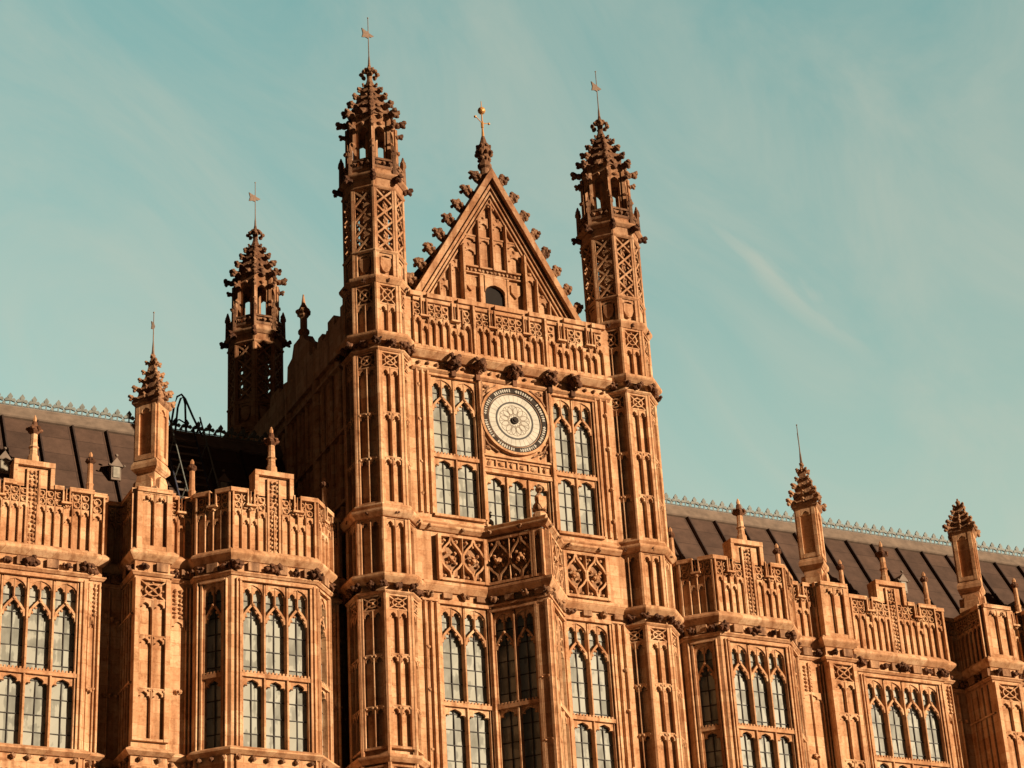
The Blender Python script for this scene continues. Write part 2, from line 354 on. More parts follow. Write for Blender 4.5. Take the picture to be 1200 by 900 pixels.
def window(F, u0, u1, n, v0, vt, v1, parent, stone=STONE, depth=0.16, tiers=None, label=None, top=True, name='window'):
    """traceried window: n lights in two tiers. F's w=0 is the wall face."""
    st, gl, ld = MB(), MB(), MB(); wb = -depth; t = 0.085
    step = (u1 - u0) / n
    # jamb mouldings
    for sgn, u in ((1, u0), (-1, u1)):
        st.box(F, min(u, u + sgn * 0.05), max(u, u + sgn * 0.05), v0, v1, wb, -0.02)
        st.box(F, min(u, u - sgn * 0.05), max(u, u - sgn * 0.05), v0, v1 + 0.03, wb, 0.035)
    for k in range(1, n): st.mull(F, u0 + step * k, v0, v1 - 0.02, wb, 0.005, t)
    st.plan(F, [(u0 - 0.05, wb), (u1 + 0.05, wb), (u1 + 0.05, 0.09), (u0 - 0.05, 0.09)], v0 - 0.09, v0 - 0.02)
    st.box(F, u0 - 0.06, u1 + 0.06, v1 + 0.03, v1 + 0.09, wb, 0.06)         # label mould
    if vt is not None:
        st.plan(F, [(u0, wb), (u1, wb), (u1, 0.02), (u0, 0.02)], vt - 0.05, vt + 0.05)
        q = u0 + 0.03
        while q < u1 - 0.03:
            st.box(F, q, q + 0.045, vt + 0.05, vt + 0.10, -0.07, 0.015); q += 0.09
    for k in range(n):
        a = u0 + step * k + (t / 2 if k else 0.05); b = u0 + step * (k + 1) - (t / 2 if k < n - 1 else 0.05); c = (a + b) / 2
        if vt is not None:
            arch(st, F, a, b, vt - 0.33, vt - 0.09, vt - 0.05, wb + 0.03, -0.05)
        low = vt + 0.05 if vt is not None else v0
        if top:
            hs = v1 - 0.93                                               # spring of the main light
            og = [(a + 0.01, hs - 0.02), (a + (c - a) * 0.14, hs + 0.14), (a + (c - a) * 0.5, hs + 0.27), (c, hs + 0.42)]
            st.bar(F, og, 0.055, wb + 0.03, -0.03)
            st.bar(F, [(a + b - x, y) for x, y in og], 0.055, wb + 0.03, -0.034)
            for fx, fy in ((0.30, 0.10), (0.62, 0.22)):                    # cusps
                st.lump(F(a + (c - a) * fx, hs + fy, wb + 0.1), 0.042, 1, 0.2); st.lump(F(b - (c - a) * fx, hs + fy, wb + 0.1), 0.042, 1, 0.2)
            st.lump(F(c, hs + 0.40, -0.03), 0.05, 1, 0.3)
            st.mull(F, c, hs + 0.40, v1 - 0.02, wb + 0.02, -0.045, 0.05)
            arch(st, F, a, c - 0.02, v1 - 0.3, v1 - 0.12, v1 - 0.03, wb + 0.04, -0.06)
            arch(st, F, c + 0.02, b, v1 - 0.3, v1 - 0.12, v1 - 0.03, wb + 0.04, -0.062)
            arch(st, F, a, b, v1 - 0.28, v1 - 0.03, v1 + 0.02, wb + 0.02, -0.025, PLAIN)
        else:
            arch(st, F, a, b, v1 - 0.33, v1 - 0.05, v1 + 0.02, wb + 0.03, -0.05)
        # panes and leads
        rows = max(1, round((v1 - v0) / 0.40)); vv = [v0 + (v1 - v0) * i / rows for i in range(rows + 1)]
        for i in range(rows):
            for (x0, x1) in ((a - 0.03, c), (c, b + 0.03)):
                tl = random.uniform(-0.008, 0.008); t2 = random.uniform(-0.008, 0.008)
                gl.add([F(x0 + .002, vv[i] + .002, wb + tl), F(x1 - .002, vv[i] + .002, wb - tl + t2), F(x1 - .002, vv[i + 1] - .002, wb - tl - t2), F(x0 + .002, vv[i + 1] - .002, wb + tl)], [[0, 1, 2, 3]])
            if i: ld.box(F, a - 0.02, b + 0.02, vv[i] - 0.009, vv[i] + 0.009, wb - 0.01, wb + 0.022)
        ld.box(F, c - 0.009, c + 0.009, v0, v1, wb - 0.01, wb + 0.026)
    w = st.build(name, stone, parent, label)
    gl.build('glass', GLASS, w); ld.build('glazing_bar', LEAD, w)
    return w
def wallpoly(mb, pts, v0, v1):
    """closed plan polygon (x,y) extruded"""
    n = len(pts); mb.add([(x, y, v0) for x, y in pts] + [(x, y, v1) for x, y in pts],
        [list(range(n))[::-1], [n + i for i in range(n)]] + [[i, (i + 1) % n, n + (i + 1) % n, n + i] for i in range(n)])
def sheet(mb, F, u0, u1, v0, v1, th=0.3, w=0.0):
    mb.box(F, u0, u1, v0, v1, w - th, w, jit=False)
def vane(x, y, z0, z1, zf, parent, ang=0.6, s=1.0, style='flag'):
    mb = MB(); mb.ngon(x, y, [(z0 - 0.1, 0.05 * s), (z0 + 0.15, 0.035 * s), (z0 + 0.3, 0.016), (z1, 0.010)], 6)
    F = Fr(x, y, ang)
    if style == 'flag':
        mb.prism(F, [(-0.36 * s, -0.22 * s + zf), (-0.30 * s, -.02 * s + zf), (-0.36 * s, 0.16 * s + zf), (-0.1 * s, 0.15 * s + zf), (0, 0.22 * s + zf), (0.02 * s, 0.14 * s + zf), (0.3 * s, 0.16 * s + zf), (0.14 * s, 0.02 * s + zf), (0.02, 0.0 + zf), (0, -0.1 * s + zf), (-0.16 * s, -0.12 * s + zf)], -0.012, 0.012)
    elif style == 'small':
        mb.prism(F, [(-0.16, zf - 0.12), (-0.13, zf), (-0.16, zf + 0.1), (0, zf + 0.12), (0.08, zf + 0.06), (0, zf - 0.05)], -0.01, 0.01)
    mb.lump((x, y, z1 - 0.02), 0.032 * s, 1, 0)
    return mb.build('weather_vane', GOLD, parent)

# ================================================================= SETTING
g = MB(); wallpoly(g, [(-900, -900), (900, -900), (900, 900), (-900, 900)], -1.0, 0.0)
go = g.build('ground', simple('dark_courtyard_setts', (0.05, 0.042, 0.035), 0.9, 0, 0.3, 3)); go['kind'] = 'structure'

# ================================================================= TOWER
TX, TY, YB = 3.62, 0.50, 10.3
tower = thing('gabled_tower', 'tall golden stone gothic tower with a crocketed gable, corner turrets and a round white dial', 'tower', (0, 3, 0))
HW = 2.95      # half width of the front wall between the turrets
body = MB()
F0 = Fr(0, 0)
# front wall core: pieces round the openings so the window recesses are real holes
OPEN = [(-2.37, -1.07, 17.0, 22.2), (1.13, 2.36, 17.0, 22.2), (-2.37, -1.07, 24.55, 28.55), (1.13, 2.36, 24.55, 28.55), (-0.92, 0.95, 24.45, 26.0)]
def wall_holes(mb, F, u0, u1, v0, v1, holes, th, w=0.0):
    us = sorted({u0, u1, *[h[0] for h in holes], *[h[1] for h in holes]}); vs = sorted({v0, v1, *[h[2] for h in holes], *[h[3] for h in holes]})
    us = [u for u in us if u0 <= u <= u1]; vs = [v for v in vs if v0 <= v <= v1]
    for i in range(len(us) - 1):
        run = None
        for j in range(len(vs) - 1):
            cu, cv = (us[i] + us[i + 1]) / 2, (vs[j] + vs[j + 1]) / 2
            hole = any(h[0] < cu < h[1] and h[2] < cv < h[3] for h in holes)
            if not hole and run is None: run = vs[j]
            if hole and run is not None: mb.box(F, us[i], us[i + 1], run, vs[j], w - th, w, False); run = None
        if run is not None: mb.box(F, us[i], us[i + 1], run, vs[-1], w - th, w, False)
wall_holes(body, F0, -HW - 0.1, HW + 0.1, 0, 31.0, OPEN, 0.45)
body.box(F0, -4.2, -3.85, 0, 30.35, -YB, -0.7, False); body.box(F0, 3.85, 4.2, 0, 30.35, -YB, -0.7, False)
body.box(F0, -4.2, 4.2, 0, 30.35, -YB - 0.4, -YB, False)
# pilasters framing the bays
for u in (-2.78, -2.62, -2.46, -1.0, 1.04, 2.44, 2.60, 2.78):
    for (a, b) in ((0, 22.2), (24.6, 28.75)):
        body.mull(F0, u, a, b, -0.02, 0.10 if abs(u) < 2 else 0.07, 0.11 if abs(u) < 2 else 0.09)
for s in (-1, 1):
    for v in (18.4, 19.9, 21.0, 25.1, 26.0, 27.2, 28.2): body.lump((s * 2.74, -0.05, v), 0.06, 1, 0.3)
# plate over the centre window and quatrefoil frieze
F_ = F0
for k in range(6):
    u = -0.93 + k * 0.315; body.box(F0, u + 0.02, u + 0.30, 26.12, 26.16, -0.01, 0.05); body.box(F0, u + 0.02, u + 0.30, 26.36, 26.40, -0.01, 0.05)
    body.box(F0, u - 0.01, u + 0.03, 26.12, 26.4, -0.01, 0.045); body.lump(F0(u + 0.16, 26.26, 0.02), 0.085, 1, 0.35, (1, 0.5, 1))
body.box(F0, -0.95, 0.98, 26.44, 26.5, -0.01, 0.07); body.box(F0, -0.95, 0.98, 26.04, 26.09, -0.01, 0.06)
# the flank towards the left wing: tall blind ribs
FL = Fr(-4.2, YB, -pi / 2)
for k in range(15):
    body.mull(FL, 0.9 + k * 0.6, 23.5, 29.3, -0.02, 0.09, 0.1)
for v in (25.2, 27.2, 29.2): body.box(FL, 0.3, 9.2, v, v + 0.08, -0.02, 0.13)
ROOFT = MB(); ROOFT.add([(-3.0, 1.1, 31.2), (3.0, 1.1, 31.2), (3.0, YB, 31.2), (-3.0, YB, 31.2), (0, 1.1, 35.1), (0, YB, 35.1)], [[0, 1, 4], [1, 2, 5, 4], [2, 3, 5], [3, 0, 4, 5], [0, 3, 2, 1]])
bobj = body.build('wall', STONE, tower)
ROOFT.build('roof', ROOF, tower)
leads = MB(); leads.box(F0, -3.9, 3.9, 30.0, 30.1, -YB, -0.45, False); leads.build('roof_deck', ROOF, tower)

# windows
W_ = window
W_(F0, -2.37, -1.07, 2, 17.05, 19.6, 22.15, tower)
W_(F0, 1.13, 2.36, 2, 17.05, 19.6, 22.15, tower)
W_(F0, -2.37, -1.07, 2, 24.62, 26.26, 28.5, tower)
W_(F0, 1.13, 2.36, 2, 24.62, 26.26, 28.5, tower)
W_(F0, -0.92, 0.95, 3, 24.5, None, 25.95, tower, top=False)

# openwork band under the upper windows
def ogee_panel(mb, F, u0, u1, v0, v1, w, n=2):
    st = (u1 - u0) / n; H = v1 - v0; t = 0.05
    mb.box(F, u0, u1, v0, v0 + 0.07, -0.01, w); mb.box(F, u0, u1, v1 - 0.06, v1, -0.01, w)
    mb.box(F, u0 - 0.06, u0 + 0.03, v0, v1, -0.01, w * 1.05); mb.box(F, u1 - 0.03, u1 + 0.06, v0, v1, -0.01, w * 1.05)
    for k in range(n):
        a = u0 + st * k; b = a + st; c = (a + b) / 2
        f = lambda x, y: (a + st * x, v0 + H * y)
        for mir in (0, 1):
            P = [(0.5, 0.04), (0.42, 0.2), (0.2, 0.3), (0.03, 0.42), (0.03, 0.58), (0.2, 0.72), (0.42, 0.84), (0.5, 0.97)]
            if mir: P = [(1 - x, y) for x, y in P]
            mb.bar(F, [f(*p) for p in P], t, -0.01, w * (0.92 + mir * 0.02))
        mb.box(F, c - 0.018, c + 0.018, v0 + 0.05, v0 + H * 0.28, -0.01, w * 0.7); mb.box(F, c - 0.018, c + 0.018, v1 - H * 0.22, v1 - 0.05, -0.01, w * 0.7)
        if k: mb.mull(F, a, v0, v1, -0.01, w, 0.04)
        q = F(c, v0 + H * 0.5, w * 0.6); mb.leafy(q, 0.15, 6)
        for x, y in ((0.3, 0.62), (0.7, 0.62), (0.3, 0.4), (0.7, 0.4), (0.22, 0.12), (0.78, 0.12), (0.22, 0.88), (0.78, 0.88)):
            mb.lump(F(a + st * x, v0 + H * y, w * 0.5), 0.05, 1, 0.3)
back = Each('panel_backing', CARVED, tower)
PV0, PV1 = 22.78, 24.02
# prow: triangular oriel and its balcony
PA, PB, PC = (-1.03, 0.0), (0.05, -1.2), (1.07, 0.0)
for (a, b) in ((-2.35, -1.12), (1.17, 2.35)):
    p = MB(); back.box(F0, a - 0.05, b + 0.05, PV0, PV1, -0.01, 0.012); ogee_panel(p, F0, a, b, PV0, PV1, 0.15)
    p.build('tracery_panel', STONE, tower)
oriel = MB()
for nm, (A, B) in (('left', (PA, PB)), ('right', (PB, PC))):
    F, Ln = seg(A, B); ap = 0.40
    wa, wb_ = (0.09, Ln - ap) if nm == 'left' else (ap, Ln - 0.09)
    wall_holes(oriel, F, 0, Ln, 12.0, 22.3, [(wa, wb_, 17.0, 22.1)], 0.3, -0.0)
    wall_holes(oriel, F, 0, Ln, 22.3, 24.1, [], 0.25, -0.08)
    W_(F, wa, wb_, 2, 17.05, 19.6, 22.05, tower, name='window')
    e0, e1 = ((Ln - ap + 0.02, Ln - 0.02) if nm == 'left' else (0.02, ap - 0.02))
    blind(oriel, F, e0, e1, 17.2, 22.15, 1, 0.05, 0.05, 0.07, (18.6, 20.2), 0.0)
    p = MB(); e = 0.14
    ogee_panel(p, F, 0.08 if nm == 'left' else 0.34, Ln - (0.34 if nm == 'left' else 0.08), PV0, PV1, 0.10)
    b0 = (Ln - 0.30) if nm == 'left' else 0.02
    blind(p, F, b0, b0 + 0.28, PV0, PV1, 1, 0.11, 0.05, 0.06)
    pp = p.build('balcony_panel', STONE, tower); 
wallpoly(oriel, [PA, (0.05, -1.15), PC], 11.6, 12.0); wallpoly(oriel, [(-1.0, 0), (0.05, -1.1), (1.0, 0)], 24.0, 24.12)
oriel.build('oriel_wall', STONE, tower)
vb = MB(); vb.add([(-0.8, -0.05, 22.2), (0.05, -0.95, 22.2), (0.85, -0.05, 22.2), (-0.8, -0.05, 12), (0.05, -0.95, 12), (0.85, -0.05, 12)], [[0, 1, 2], [3, 4, 1, 0], [4, 5, 2, 1]])
# string courses and cornices following the front and the prow
def stringc(path, z, h, out, mb):
    mb.mould(path, [(-0.05, z), (out * 0.35, z), (out * 0.9, z + h * 0.45), (out, z + h * 0.6), (out, z + h * 0.85), (out * 0.3, z + h), (-0.05, z + h)])
TPATH = [(-2.85, 0), PA, PB, PC, (2.85, 0)]
cor = Each('string_course', STONE, tower)
stringc(TPATH, 22.48, 0.28, 0.17, cor)        # balcony ledge
stringc(TPATH, 24.12, 0.16, 0.16, cor); stringc(TPATH, 24.30, 0.10, 0.09, cor)
cor.mould(TPATH, [(-0.02, 22.22), (0.06, 22.22), (0.06, 22.27), (-0.02, 22.3)])
stringc([(-2.9, 0), (2.9, 0)], 28.98, 0.3, 0.26, cor); stringc([(-2.9, 0), (2.9, 0)], 28.62, 0.1, 0.1, cor)
bs = MB(); bo = Each('carved_boss', CARVED, tower)
for (A, B) in zip(TPATH[:-1], TPATH[1:]):
    F, Ln = seg(A, B); n = max(2, round(Ln / 0.42))
    for k in range(n):
        u = Ln * (k + 0.5) / n
        if k % 2 == 0: bo.leafy(F(u, 22.40, 0.07), 0.14, 6)
        else: bs.box(F, u - 0.12, u + 0.12, 22.32, 22.46, 0, 0.09)
        if k % 2 == 0: bo.leafy(F(u, 24.2, 0.14), 0.09, 5)
bo.leafy((0.05, -1.22, 22.38), 0.17, 8)
for k in range(22): bs.lump((-2.7 + k * 0.257, -0.04, 28.86), 0.055, 1, 0.35)
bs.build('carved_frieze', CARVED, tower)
for u in (-1.75, -1.05, 0.02, 1.07, 1.75):
    q = MB(); q.leafy((u, -0.2, 28.92), 0.24, 12); q.lump((u, -0.36, 28.97), 0.1, 1, 0.25); q.lump((u - 0.1, -0.3, 29.08), 0.07, 1, .3); q.lump((u + 0.1, -0.3, 29.08), 0.07, 1, .3)
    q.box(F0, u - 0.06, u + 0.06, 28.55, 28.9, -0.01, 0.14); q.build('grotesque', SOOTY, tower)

# tower parapet
def slot(mb, dk, F, u, v0, v1, w):
    """narrow double loop in a projecting frame"""
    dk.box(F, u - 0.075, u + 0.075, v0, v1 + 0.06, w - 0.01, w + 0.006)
    mb.box(F, u - 0.10, u - 0.07, v0, v1 + 0.05, w - 0.01, w + 0.10); mb.box(F, u + 0.07, u + 0.10, v0, v1 + 0.05, w - 0.01, w + 0.09)
    mb.mull(F, u, v0, v1 + 0.05, w, w + 0.06, 0.03); mb.box(F, u - 0.13, u + 0.13, v0 - 0.05, v0, w - 0.01, w + 0.13)
par = MB(); dk = Each('loophole', VOID, tower); yv0, yv1 = 29.28, 30.78
slots = (-2.5, -1.6, -0.52, 0.5, 1.55, 2.4); shafts = (-1.08, 1.05)
edges = sorted([-2.85, 2.85, *shafts])
for u in shafts: par.mull(F0, u, 29.2, 30.78, -0.02, 0.13, 0.12); par.leafy(F0(u, 29.25, 0.16), 0.09, 6)
for (a, b) in ((-2.8, -1.16), (-1.0, 0.97), (1.13, 2.8)):
    n = round((b - a) / 0.205); st = (b - a) / n
    for k in range(n + 1): par.mull(F0, a + st * k, yv0, 30.15, -0.01, 0.085, 0.045)
    for k in range(n):
        u = a + st * (k + 0.5); near = min(abs(u - s) for s in slots)
        h = 29.98 if near < 0.16 else 30.2
        arch(par, F0, a + st * k + 0.02, a + st * (k + 1) - 0.02, h - 0.2, h - 0.04, h + 0.02, -0.01, 0.09)
        if near > 0.16:
            for q in range(2):
                R_ = st * 0.36; zc_ = 30.33 + q * 0.2
                par.bar(F0, [(u + R_ * cos(t_ * pi / 4 + .4), zc_ + R_ * sin(t_ * pi / 4 + .4)) for t_ in range(9)], 0.02, -0.01, 0.06)
                for t_ in range(4): par.lump(F0(u + R_ * 0.62 * cos(t_ * pi / 2 + q * .78), zc_ + R_ * 0.62 * sin(t_ * pi / 2 + q * .78), 0.01), random.uniform(0.02, 0.03), 1, 0.3)
            par.box(F0, a + st * k - 0.012, a + st * k + 0.012, 30.15, 30.65, -0.01, 0.05)
    par.box(F0, a, b, 30.68, 30.78, -0.01, 0.06); par.box(F0, a, b, yv0 - 0.02, yv0 + 0.1, -0.01, 0.07)
for u in slots: slot(par, dk, F0, u, 30.25, 30.72, 0.0)
# coping with notches at the slots
cuts = [-2.9] + sorted([x for s in slots for x in (s - 0.09, s + 0.09)]) + [2.9]
for i in range(0, len(cuts), 2): par.box(F0, cuts[i], cuts[i + 1], 30.8, 30.93, -0.5, 0.11)
po = par.build('parapet', STONE, tower)

# dial
def ring(mb, c, r0, r1, y0, y1, n=72):
    vs = []; fs = []
    for k in range(n):
        a = 2 * pi * k / n
        for r, y in ((r0, y0), (r0, y1), (r1, y1), (r1, y0)): vs.append((c[0] + r * cos(a), y, c[1] + r * sin(a)))
    for k in range(n):
        b, d = 4 * k, 4 * ((k + 1) % n)
        for i in range(4): fs.append([b + i, b + (i + 1) % 4, d + (i + 1) % 4, d + i])
    mb.add(vs, fs)
def disc(mb, c, r, y0, y1, n=64):
    vs = [(c[0] + r * cos(2 * pi * k / n), y, c[1] + r * sin(2 * pi * k / n)) for y in (y0, y1) for k in range(n)]
    mb.add(vs, [list(range(n)), [n + k for k in range(n)][::-1]] + [[k, n + k, n + (k + 1) % n, (k + 1) % n] for k in range(n)])
DC = (-0.02, 27.57)
d = MB(); disc(d, DC, 0.80, 0.02, -0.06); dial = d.build('dial', CREAM, tower, 'round white wind dial with a black rim')
d = MB(); ring(d, DC, 0.79, 0.925, 0.02, -0.09); d.build('rim', BLACKP, dial)
d = MB(); ring(d, DC, 0.935, 1.0, 0.02, -0.12); ring(d, DC, 0.75, 0.775, 0.0, -0.075); d.build('surround', STONE, dial)
d = MB()
ring(d, DC, 0.50, 0.545, -0.05, -0.068); ring(d, DC, 0.745, 0.765, -0.05, -0.082)
def spoke(mb, c, a, r0, r1, t, y0, y1):
    ca, sa = cos(a), sin(a); P = [(r0, -t / 2), (r1, -t / 2), (r1, t / 2), (r0, t / 2)]
    vs = [(c[0] + r * ca - q * sa, y, c[1] + r * sa + q * ca) for y in (y0, y1) for r, q in P]
    mb.add(vs, [[0, 1, 2, 3], [7, 6, 5, 4], [0, 4, 5, 1], [1, 5, 6, 2], [2, 6, 7, 3], [3, 7, 4, 0]])
d.build('dial_circle', LEAD, dial)
d = MB(); r_ = random.Random(3)
for k in range(32): spoke(d, DC, 2 * pi * k / 32, 0.54, 0.75, 0.006, -0.055, -0.0625)
for k in range(12):      # rose of petals
    a = 2 * pi * k / 12 + 0.13; c2 = (DC[0] + 0.30 * cos(a), DC[1] + 0.30 * sin(a)); ring(d, c2, 0.132, 0.146, -0.055, -0.064, 24)
    spoke(d, DC, a, 0.12, 0.44, 0.008, -0.055, -0.066)
ring(d, DC, 0.19, 0.2, -0.055, -0.0635)
d.build('dial_rosette', simple('dial_grey_line', (0.22, 0.16, 0.11), 0.6), dial)
d = MB(); disc(d, DC, 0.10, -0.05, -0.11, 24); disc(d, DC, 0.05, -0.1, -0.14, 16); d.build('hub', BLACKP, dial)
d = MB()
for q in range(8):       # pale lettering and scale marks on the black rim
    for k in range(10):
        if k in (0, 9): continue
        a = 2 * pi * (q + k / 10) / 8 + 0.06; L_ = r_.choice((0.075, 0.085, 0.09))
        spoke(d, DC, a, 0.815, 0.815 + L_, r_.choice((0.018, 0.03, 0.036)), -0.085, -0.0945)
        if r_.random() < 0.6: spoke(d, DC, a + 0.02, 0.85, 0.868, 0.05, -0.085, -0.0955)
d.build('dial_lettering', SILVER, dial)
# square frame and carved spandrels round the dial
sp = MB(); sp.box(F0, -0.98, -0.92, 26.5, 28.6, -0.01, 0.09); sp.box(F0, 0.95, 1.0, 26.5, 28.6, -0.01, 0.09)
for sx in (-1, 1):
    for sz in (-1, 1):
        c = (DC[0] + sx * 0.80, DC[1] + sz * 0.86)
        for k in range(9):
            q = (c[0] + random.uniform(-0.13, 0.11), c[1] + random.uniform(-0.11, 0.11))
            if math.hypot(q[0] - DC[0], q[1] - DC[1]) > 1.04: sp.lump((q[0], -0.02, q[1]), random.uniform(0.035, 0.06), 1, 0.3)
        sp.bar(F0, [(DC[0] + sx * 0.93, DC[1] + sz * 0.55), (DC[0] + sx * 0.80, DC[1] + sz * 0.78), (DC[0] + sx * 0.5, DC[1] + sz * 0.97)], 0.03, -0.01, 0.07)
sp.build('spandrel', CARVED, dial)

# gable
GY, GW, GZ0, GZ1 = 0.80, 2.43, 31.25, 35.55
gm = MB(); FG = Fr(0, GY)
gm.add([(-GW, GY, 30.2), (GW, GY, 30.2), (GW, GY, GZ0), (0, GY, GZ1), (-GW, GY, GZ0), (-GW, GY + .4, 30.2), (GW, GY + .4, 30.2), (GW, GY + .4, GZ0), (0, GY + .4, GZ1), (-GW, GY + .4, GZ0)],
       [[0, 1, 2, 3, 4], [9, 8, 7, 6, 5], [0, 5, 6, 1], [1, 6, 7, 2], [2, 7, 8, 3], [3, 8, 9, 4], [4, 9, 5, 0]])
slope = (GZ1 - GZ0) / GW; ln = sqrt(1 + slope * slope)
for s in (-1, 1):    # raking mouldings, three rolls stepping forward
    for off, t, w in ((0.0, 0.16, 0.34), (-0.17, 0.07, 0.2), (-0.27, 0.05, 0.14), (-0.36, 0.04, 0.09)):
        dz = off * ln
        P = [(s * (GW + 0.14), GZ0 - 0.14 * slope + dz), (0, GZ1 + dz)]
        hh = t * ln
        poly = [(P[0][0], P[0][1] - hh / 2), (0, P[1][1] - hh / 2), (0, P[1][1] + hh / 2), (P[0][0], P[0][1] + hh / 2)]
        gm.prism(FG, poly, -0.42 if off == 0 else -0.01, w)
gz = lambda x: GZ1 - abs(x) * slope - 0.78
for x, v0 in ((-2.0, 31), (-1.66, 31), (-1.3, 31), (-0.95, 31), (-0.92, 31), (-0.42, 32.5), (0.0, 32.5), (0.42, 32.5), (0.92, 31), (0.95, 31), (1.3, 31), (1.66, 31), (2.0, 31)):
    gm.mull(FG, x, v0, gz(x), -0.01, 0.22 if abs(abs(x) - 0.95) < 0.05 else 0.15, 0.075)
cols = [-2.0, -1.66, -1.3, -0.94, -0.42, 0, 0.42, 0.94, 1.3, 1.66, 2.0]
for a, b in zip(cols[:-1], cols[1:]):
    m_ = (a + b) / 2; zt = min(gz(a), gz(b)) + 0.02
    if zt > 31.5:
        arch(gm, FG, a + 0.03, b - 0.03, zt - 0.26, zt - 0.04, zt + 0.3 * (abs(a - b)), -0.01, 0.055)
        gm.lump(FG(m_, zt + 0.12, 0.04), 0.07, 1, 0.35); gm.lump(FG(m_ - 0.1, zt - 0.02, 0.04), 0.05, 1, 0.35)
    if -0.5 < m_ < 0.5 or abs(m_) < 0.7:
        for zz in (33.5,):
            arch(gm, FG, a + 0.03, b - 0.03, zz - 0.20, zz - 0.05, zz, -0.01, 0.06); gm.box(FG, a, b, zz, zz + 0.05, -0.01, 0.08)
gm.leafy(FG(0, 34.55, 0.05), 0.16, 8)
for k in range(16):      # carved band above the gable light
    gm.lump(FG(-0.9 + k * 0.12, 32.45, 0.03), 0.06, 1, 0.35)
gm.box(FG, -0.95, 0.95, 32.52, 32.57, -0.01, 0.11); gm.box(FG, -0.95, 0.95, 32.33, 32.37, -0.01, 0.09)
for sx in (-1, 1):
    gm.prism(FG, [(sx * 0.68 - 0.15, 32.2), (sx * 0.68 + 0.15, 32.2), (sx * 0.68 + 0.15, 31.95), (sx * 0.68, 31.78), (sx * 0.68 - 0.15, 31.95)], -0.01, 0.06)
gm.box(FG, -0.44, -0.38, 31.0, 32.3, -0.01, 0.12); gm.box(FG, 0.38, 0.44, 31.0, 32.3, -0.01, 0.12)
gm.box(FG, -0.38, -0.3, 31, 32.3, -0.01, 0.10); gm.box(FG, 0.3, 0.38, 31, 32.3, -0.01, 0.10); arch(gm, FG, -0.3, 0.3, 31.78, 32.03, 32.3, -0.01, 0.13, PLAIN)
gab = gm.build('gable', STONE, tower)
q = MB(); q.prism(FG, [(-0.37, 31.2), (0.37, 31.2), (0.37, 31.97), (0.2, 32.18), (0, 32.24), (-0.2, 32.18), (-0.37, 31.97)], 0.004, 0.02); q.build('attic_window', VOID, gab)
for s in (-1, 1):
    for k in range(8):
        t = (k + 0.6) / 8.1
        x = s * GW * t; z = GZ1 - GW * t * slope + 0.14
        q = MB(); dx, dz = s * slope / ln, 1 / ln
        k0 = 0.14 if s > 0 else 0.03; c0 = (x + dx * k0, GY + 0.0, z + dz * k0)
        up = (-dz * s, dx * s)      # along the slope, uphill
        def cp(o_, a_, y_=0.0): return (c0[0] + dx * o_ + up[0] * a_, GY + y_, c0[2] + dz * o_ + up[1] * a_)
        q.rod([cp(-0.16, -0.03), cp(0.14, -0.02), cp(0.27, 0.05)], 0.085, 6)
        for (o_, a_, y_, r9) in ((0.30, 0.08, 0, 0.115), (0.36, 0.02, -0.06, 0.075), (0.25, -0.05, -0.07, 0.075), (0.38, 0.13, 0.05, 0.07), (0.26, 0.15, -0.05, 0.07), (0.14, 0.07, -0.09, 0.07), (0.12, -0.09, -0.05, 0.065), (0.33, -0.05, 0.06, 0.06), (0.03, 0.02, -0.10, 0.08), (0.43, 0.05, 0, 0.05)):
            q.lump(cp(o_ * 0.92, a_, y_), r9 * 1.08, 1, 0.3)
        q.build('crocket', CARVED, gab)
q = MB(); q.ngon(0, GY + 0.1, [(35.3, 0.16), (35.9, 0.13), (35.95, 0.2), (36.05, 0.2), (36.1, 0.13), (36.65, 0.2), (36.72, 0.12), (37.0, 0.05)])
for k in range(8):
    a = k * pi / 4; q.lump((0.2 * cos(a), GY + 0.1 + 0.2 * sin(a), 36.42), 0.085, 1, 0.3); q.lump((0.17 * cos(a), GY + 0.1 + 0.17 * sin(a), 36.62), 0.07, 1, 0.3); q.lump((0.15 * cos(a), GY + .1 + .15 * sin(a), 36.22), 0.06, 1, .3)
q.build('finial', CARVED, gab)
q = MB(); q.ngon(0, GY + 0.1, [(36.95, 0.045), (37.3, 0.025), (38.2, 0.012)], 6); q.lump((0, GY + 0.1, 37.88), 0.115, 2, 0)
for sx in (-1, 1): q.rod([(0, GY + .1, 37.45), (sx * 0.24, GY + .1 + sx * 0.1, 37.56)], 0.014, 5); q.lump((sx * 0.26, GY + .1 + sx * .1, 37.56), 0.045, 1, 0.1)
q.rod([(0, GY + .1, 37.3), (0.0, GY + .1, 37.5)], 0.04, 6)
q.build('gilded_ball', simple('bright_gilding', (0.62, 0.30, 0.10), 0.4, 0.3, 0.15, 20), gab)

